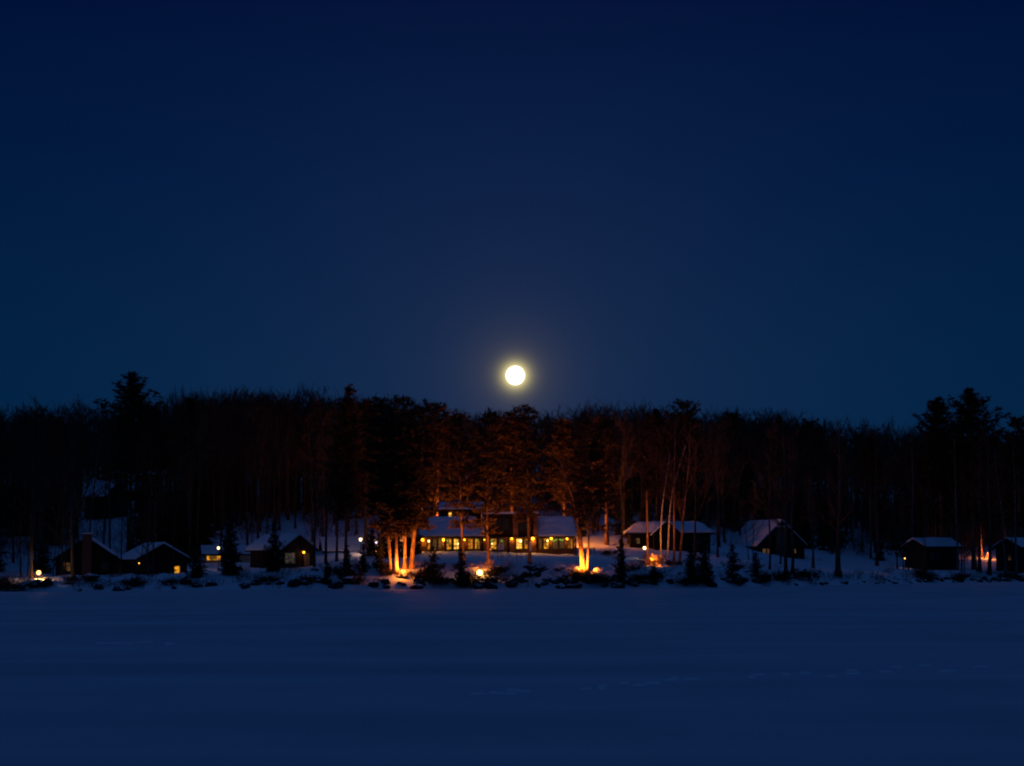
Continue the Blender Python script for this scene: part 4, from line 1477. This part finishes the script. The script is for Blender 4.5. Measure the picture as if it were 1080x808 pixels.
# the farther wood, one dark mass
low = []
for i in range(6):
    rr = random.Random(850 + i)
    path = wobble_path(rr, 18, .02, 6)
    cw = bare_crown(rr, path, .18, rr.uniform(.16, .40), rr.uniform(.26, .36), 13, 5, 3, .035)
    t = trunk_mesh(path, .2, .85, 4)
    o = len(cw.v)
    cw.v.extend(t.v)
    cw.f.extend([tuple(q + o for q in f) for f in t.f])
    vv = np.array([tuple(v) for v in cw.v], dtype=np.float32)
    ff = np.array([f for f in cw.f if len(f) == 4], dtype=np.int32)
    low.append((vv, ff))
VV, FF, off = [], [], 0
for i, (px, Y, x) in enumerate(scatter(1350, 45, 165, 0.8, -240, 1320) + scatter(230, 55, 150, .6, 196, 350)):
    if 82 < px < 150 and Y < 336:
        continue
    z = H(x, Y)
    lim = at(px, lerp_table(SKYLINE, px) + rnd.uniform(-2, 12), Y).z - z
    h = min(rnd.uniform(15, 21), max(6, lim))
    vv, ff = low[rnd.randrange(len(low))]
    a = rnd.uniform(0, 6.28)
    s = h / 18
    q = vv.copy()
    q[:, 0] = (vv[:, 0] * math.cos(a) - vv[:, 1] * math.sin(a)) * max(s, .8) + x
    q[:, 1] = (vv[:, 0] * math.sin(a) + vv[:, 1] * math.cos(a)) * max(s, .8) + Y
    q[:, 2] = vv[:, 2] * s + z
    VV.append(q)
    FF.append(ff + off)
    off += len(q)
VV, FF = np.concatenate(VV), np.concatenate(FF)
fo = quad_object('distant_woods', VV, FF, M['twig'])
tag(fo, 'dense dark leafless wood covering the far hillside', 'woods', None, 'stuff')

# dead stalks and twigs poking out of the snow all along the bank
br = []
for i in range(4):
    rr = random.Random(860 + i)
    tw, lf = bush_mesh(rr, 1.6, .8, 9, False)
    br.append((np.array([tuple(v) for v in tw.v], dtype=np.float32), np.array([f for f in tw.f if len(f) == 4], dtype=np.int32)))
VV, FF, off = [], [], 0
for n in range(330):
    px = rnd.uniform(-60, 1140)
    x = at(px, 612, 215).x
    for _ in range(3):
        Y = shore(x) + 1
        x = at(px, 612, Y).x
    Y = shore(x) + .4 + 9 * rnd.random() ** 1.6
    g = on(px, Y)
    vv, ff = br[rnd.randrange(4)]
    a, s = rnd.uniform(0, 6.28), rnd.uniform(.5, 1.5)
    q = vv.copy()
    q[:, 0] = (vv[:, 0] * math.cos(a) - vv[:, 1] * math.sin(a)) * s + g.x
    q[:, 1] = (vv[:, 0] * math.sin(a) + vv[:, 1] * math.cos(a)) * s + g.y
    q[:, 2] = vv[:, 2] * s + g.z
    VV.append(q)
    FF.append(ff + off)
    off += len(q)
tag(quad_object('dry_stalks', np.concatenate(VV), np.concatenate(FF), M['twig']), 'dead stalks and twigs sticking out of the snow along the shore', 'stalks', None, 'stuff')

# saplings and brush under the trees, nobody could count them
br = []
for i in range(5):
    rr = random.Random(880 + i)
    tw, lf = bush_mesh(rr, 3.2, 2.6, 16, False)
    br.append((np.array([tuple(v) for v in tw.v], dtype=np.float32), np.array([f for f in tw.f if len(f) == 4], dtype=np.int32)))
VV, FF, off = [], [], 0
n = 0
while n < 1500:
    px = rnd.uniform(-200, 1280)
    dens = lerp_table([(0, 1), (60, .8), (70, .10), (135, .10), (150, .7), (195, .7), (210, .25), (340, .25), (400, .8), (620, .8), (660, .9), (1300, 1)], px)
    if rnd.random() > dens:
        continue
    Y = lerp_table(FRONT, px) + 6 + 110 * rnd.random() ** .8
    g = on(px, Y)
    vv, ff = br[rnd.randrange(5)]
    if 1022 < px < 1062 and Y < 330:
        continue
    a, s = rnd.uniform(0, 6.28), rnd.uniform(.7, 1.6) * (1.0 if Y < lerp_table(FRONT, px) + 40 else 1.7)
    q = vv.copy()
    q[:, 0] = (vv[:, 0] * math.cos(a) - vv[:, 1] * math.sin(a)) * s + g.x
    q[:, 1] = (vv[:, 0] * math.sin(a) + vv[:, 1] * math.cos(a)) * s + g.y
    q[:, 2] = vv[:, 2] * s + g.z
    VV.append(q)
    FF.append(ff + off)
    off += len(q)
    n += 1
tag(quad_object('undergrowth', np.concatenate(VV), np.concatenate(FF), M['twig']), 'dark tangled undergrowth beneath the trees of the wood', 'undergrowth', None, 'stuff')

# ------------------------------------------------------------------ render settings
vs = sc.view_settings
sc.display_settings.display_device = 'sRGB'
vs.view_transform = 'Standard'
vs.look = 'None'
vs.exposure = 0.0
vs.gamma = 1.0
vs.use_curve_mapping = False
sc.render.engine = 'CYCLES'
cy = sc.cycles
cy.use_denoising = True
cy.filter_width = 2.0
cy.max_bounces = 5
cy.diffuse_bounces = 3
cy.glossy_bounces = 2
cy.caustics_reflective = cy.caustics_refractive = False
cy.sample_clamp_indirect = 4.0
cy.use_light_tree = True
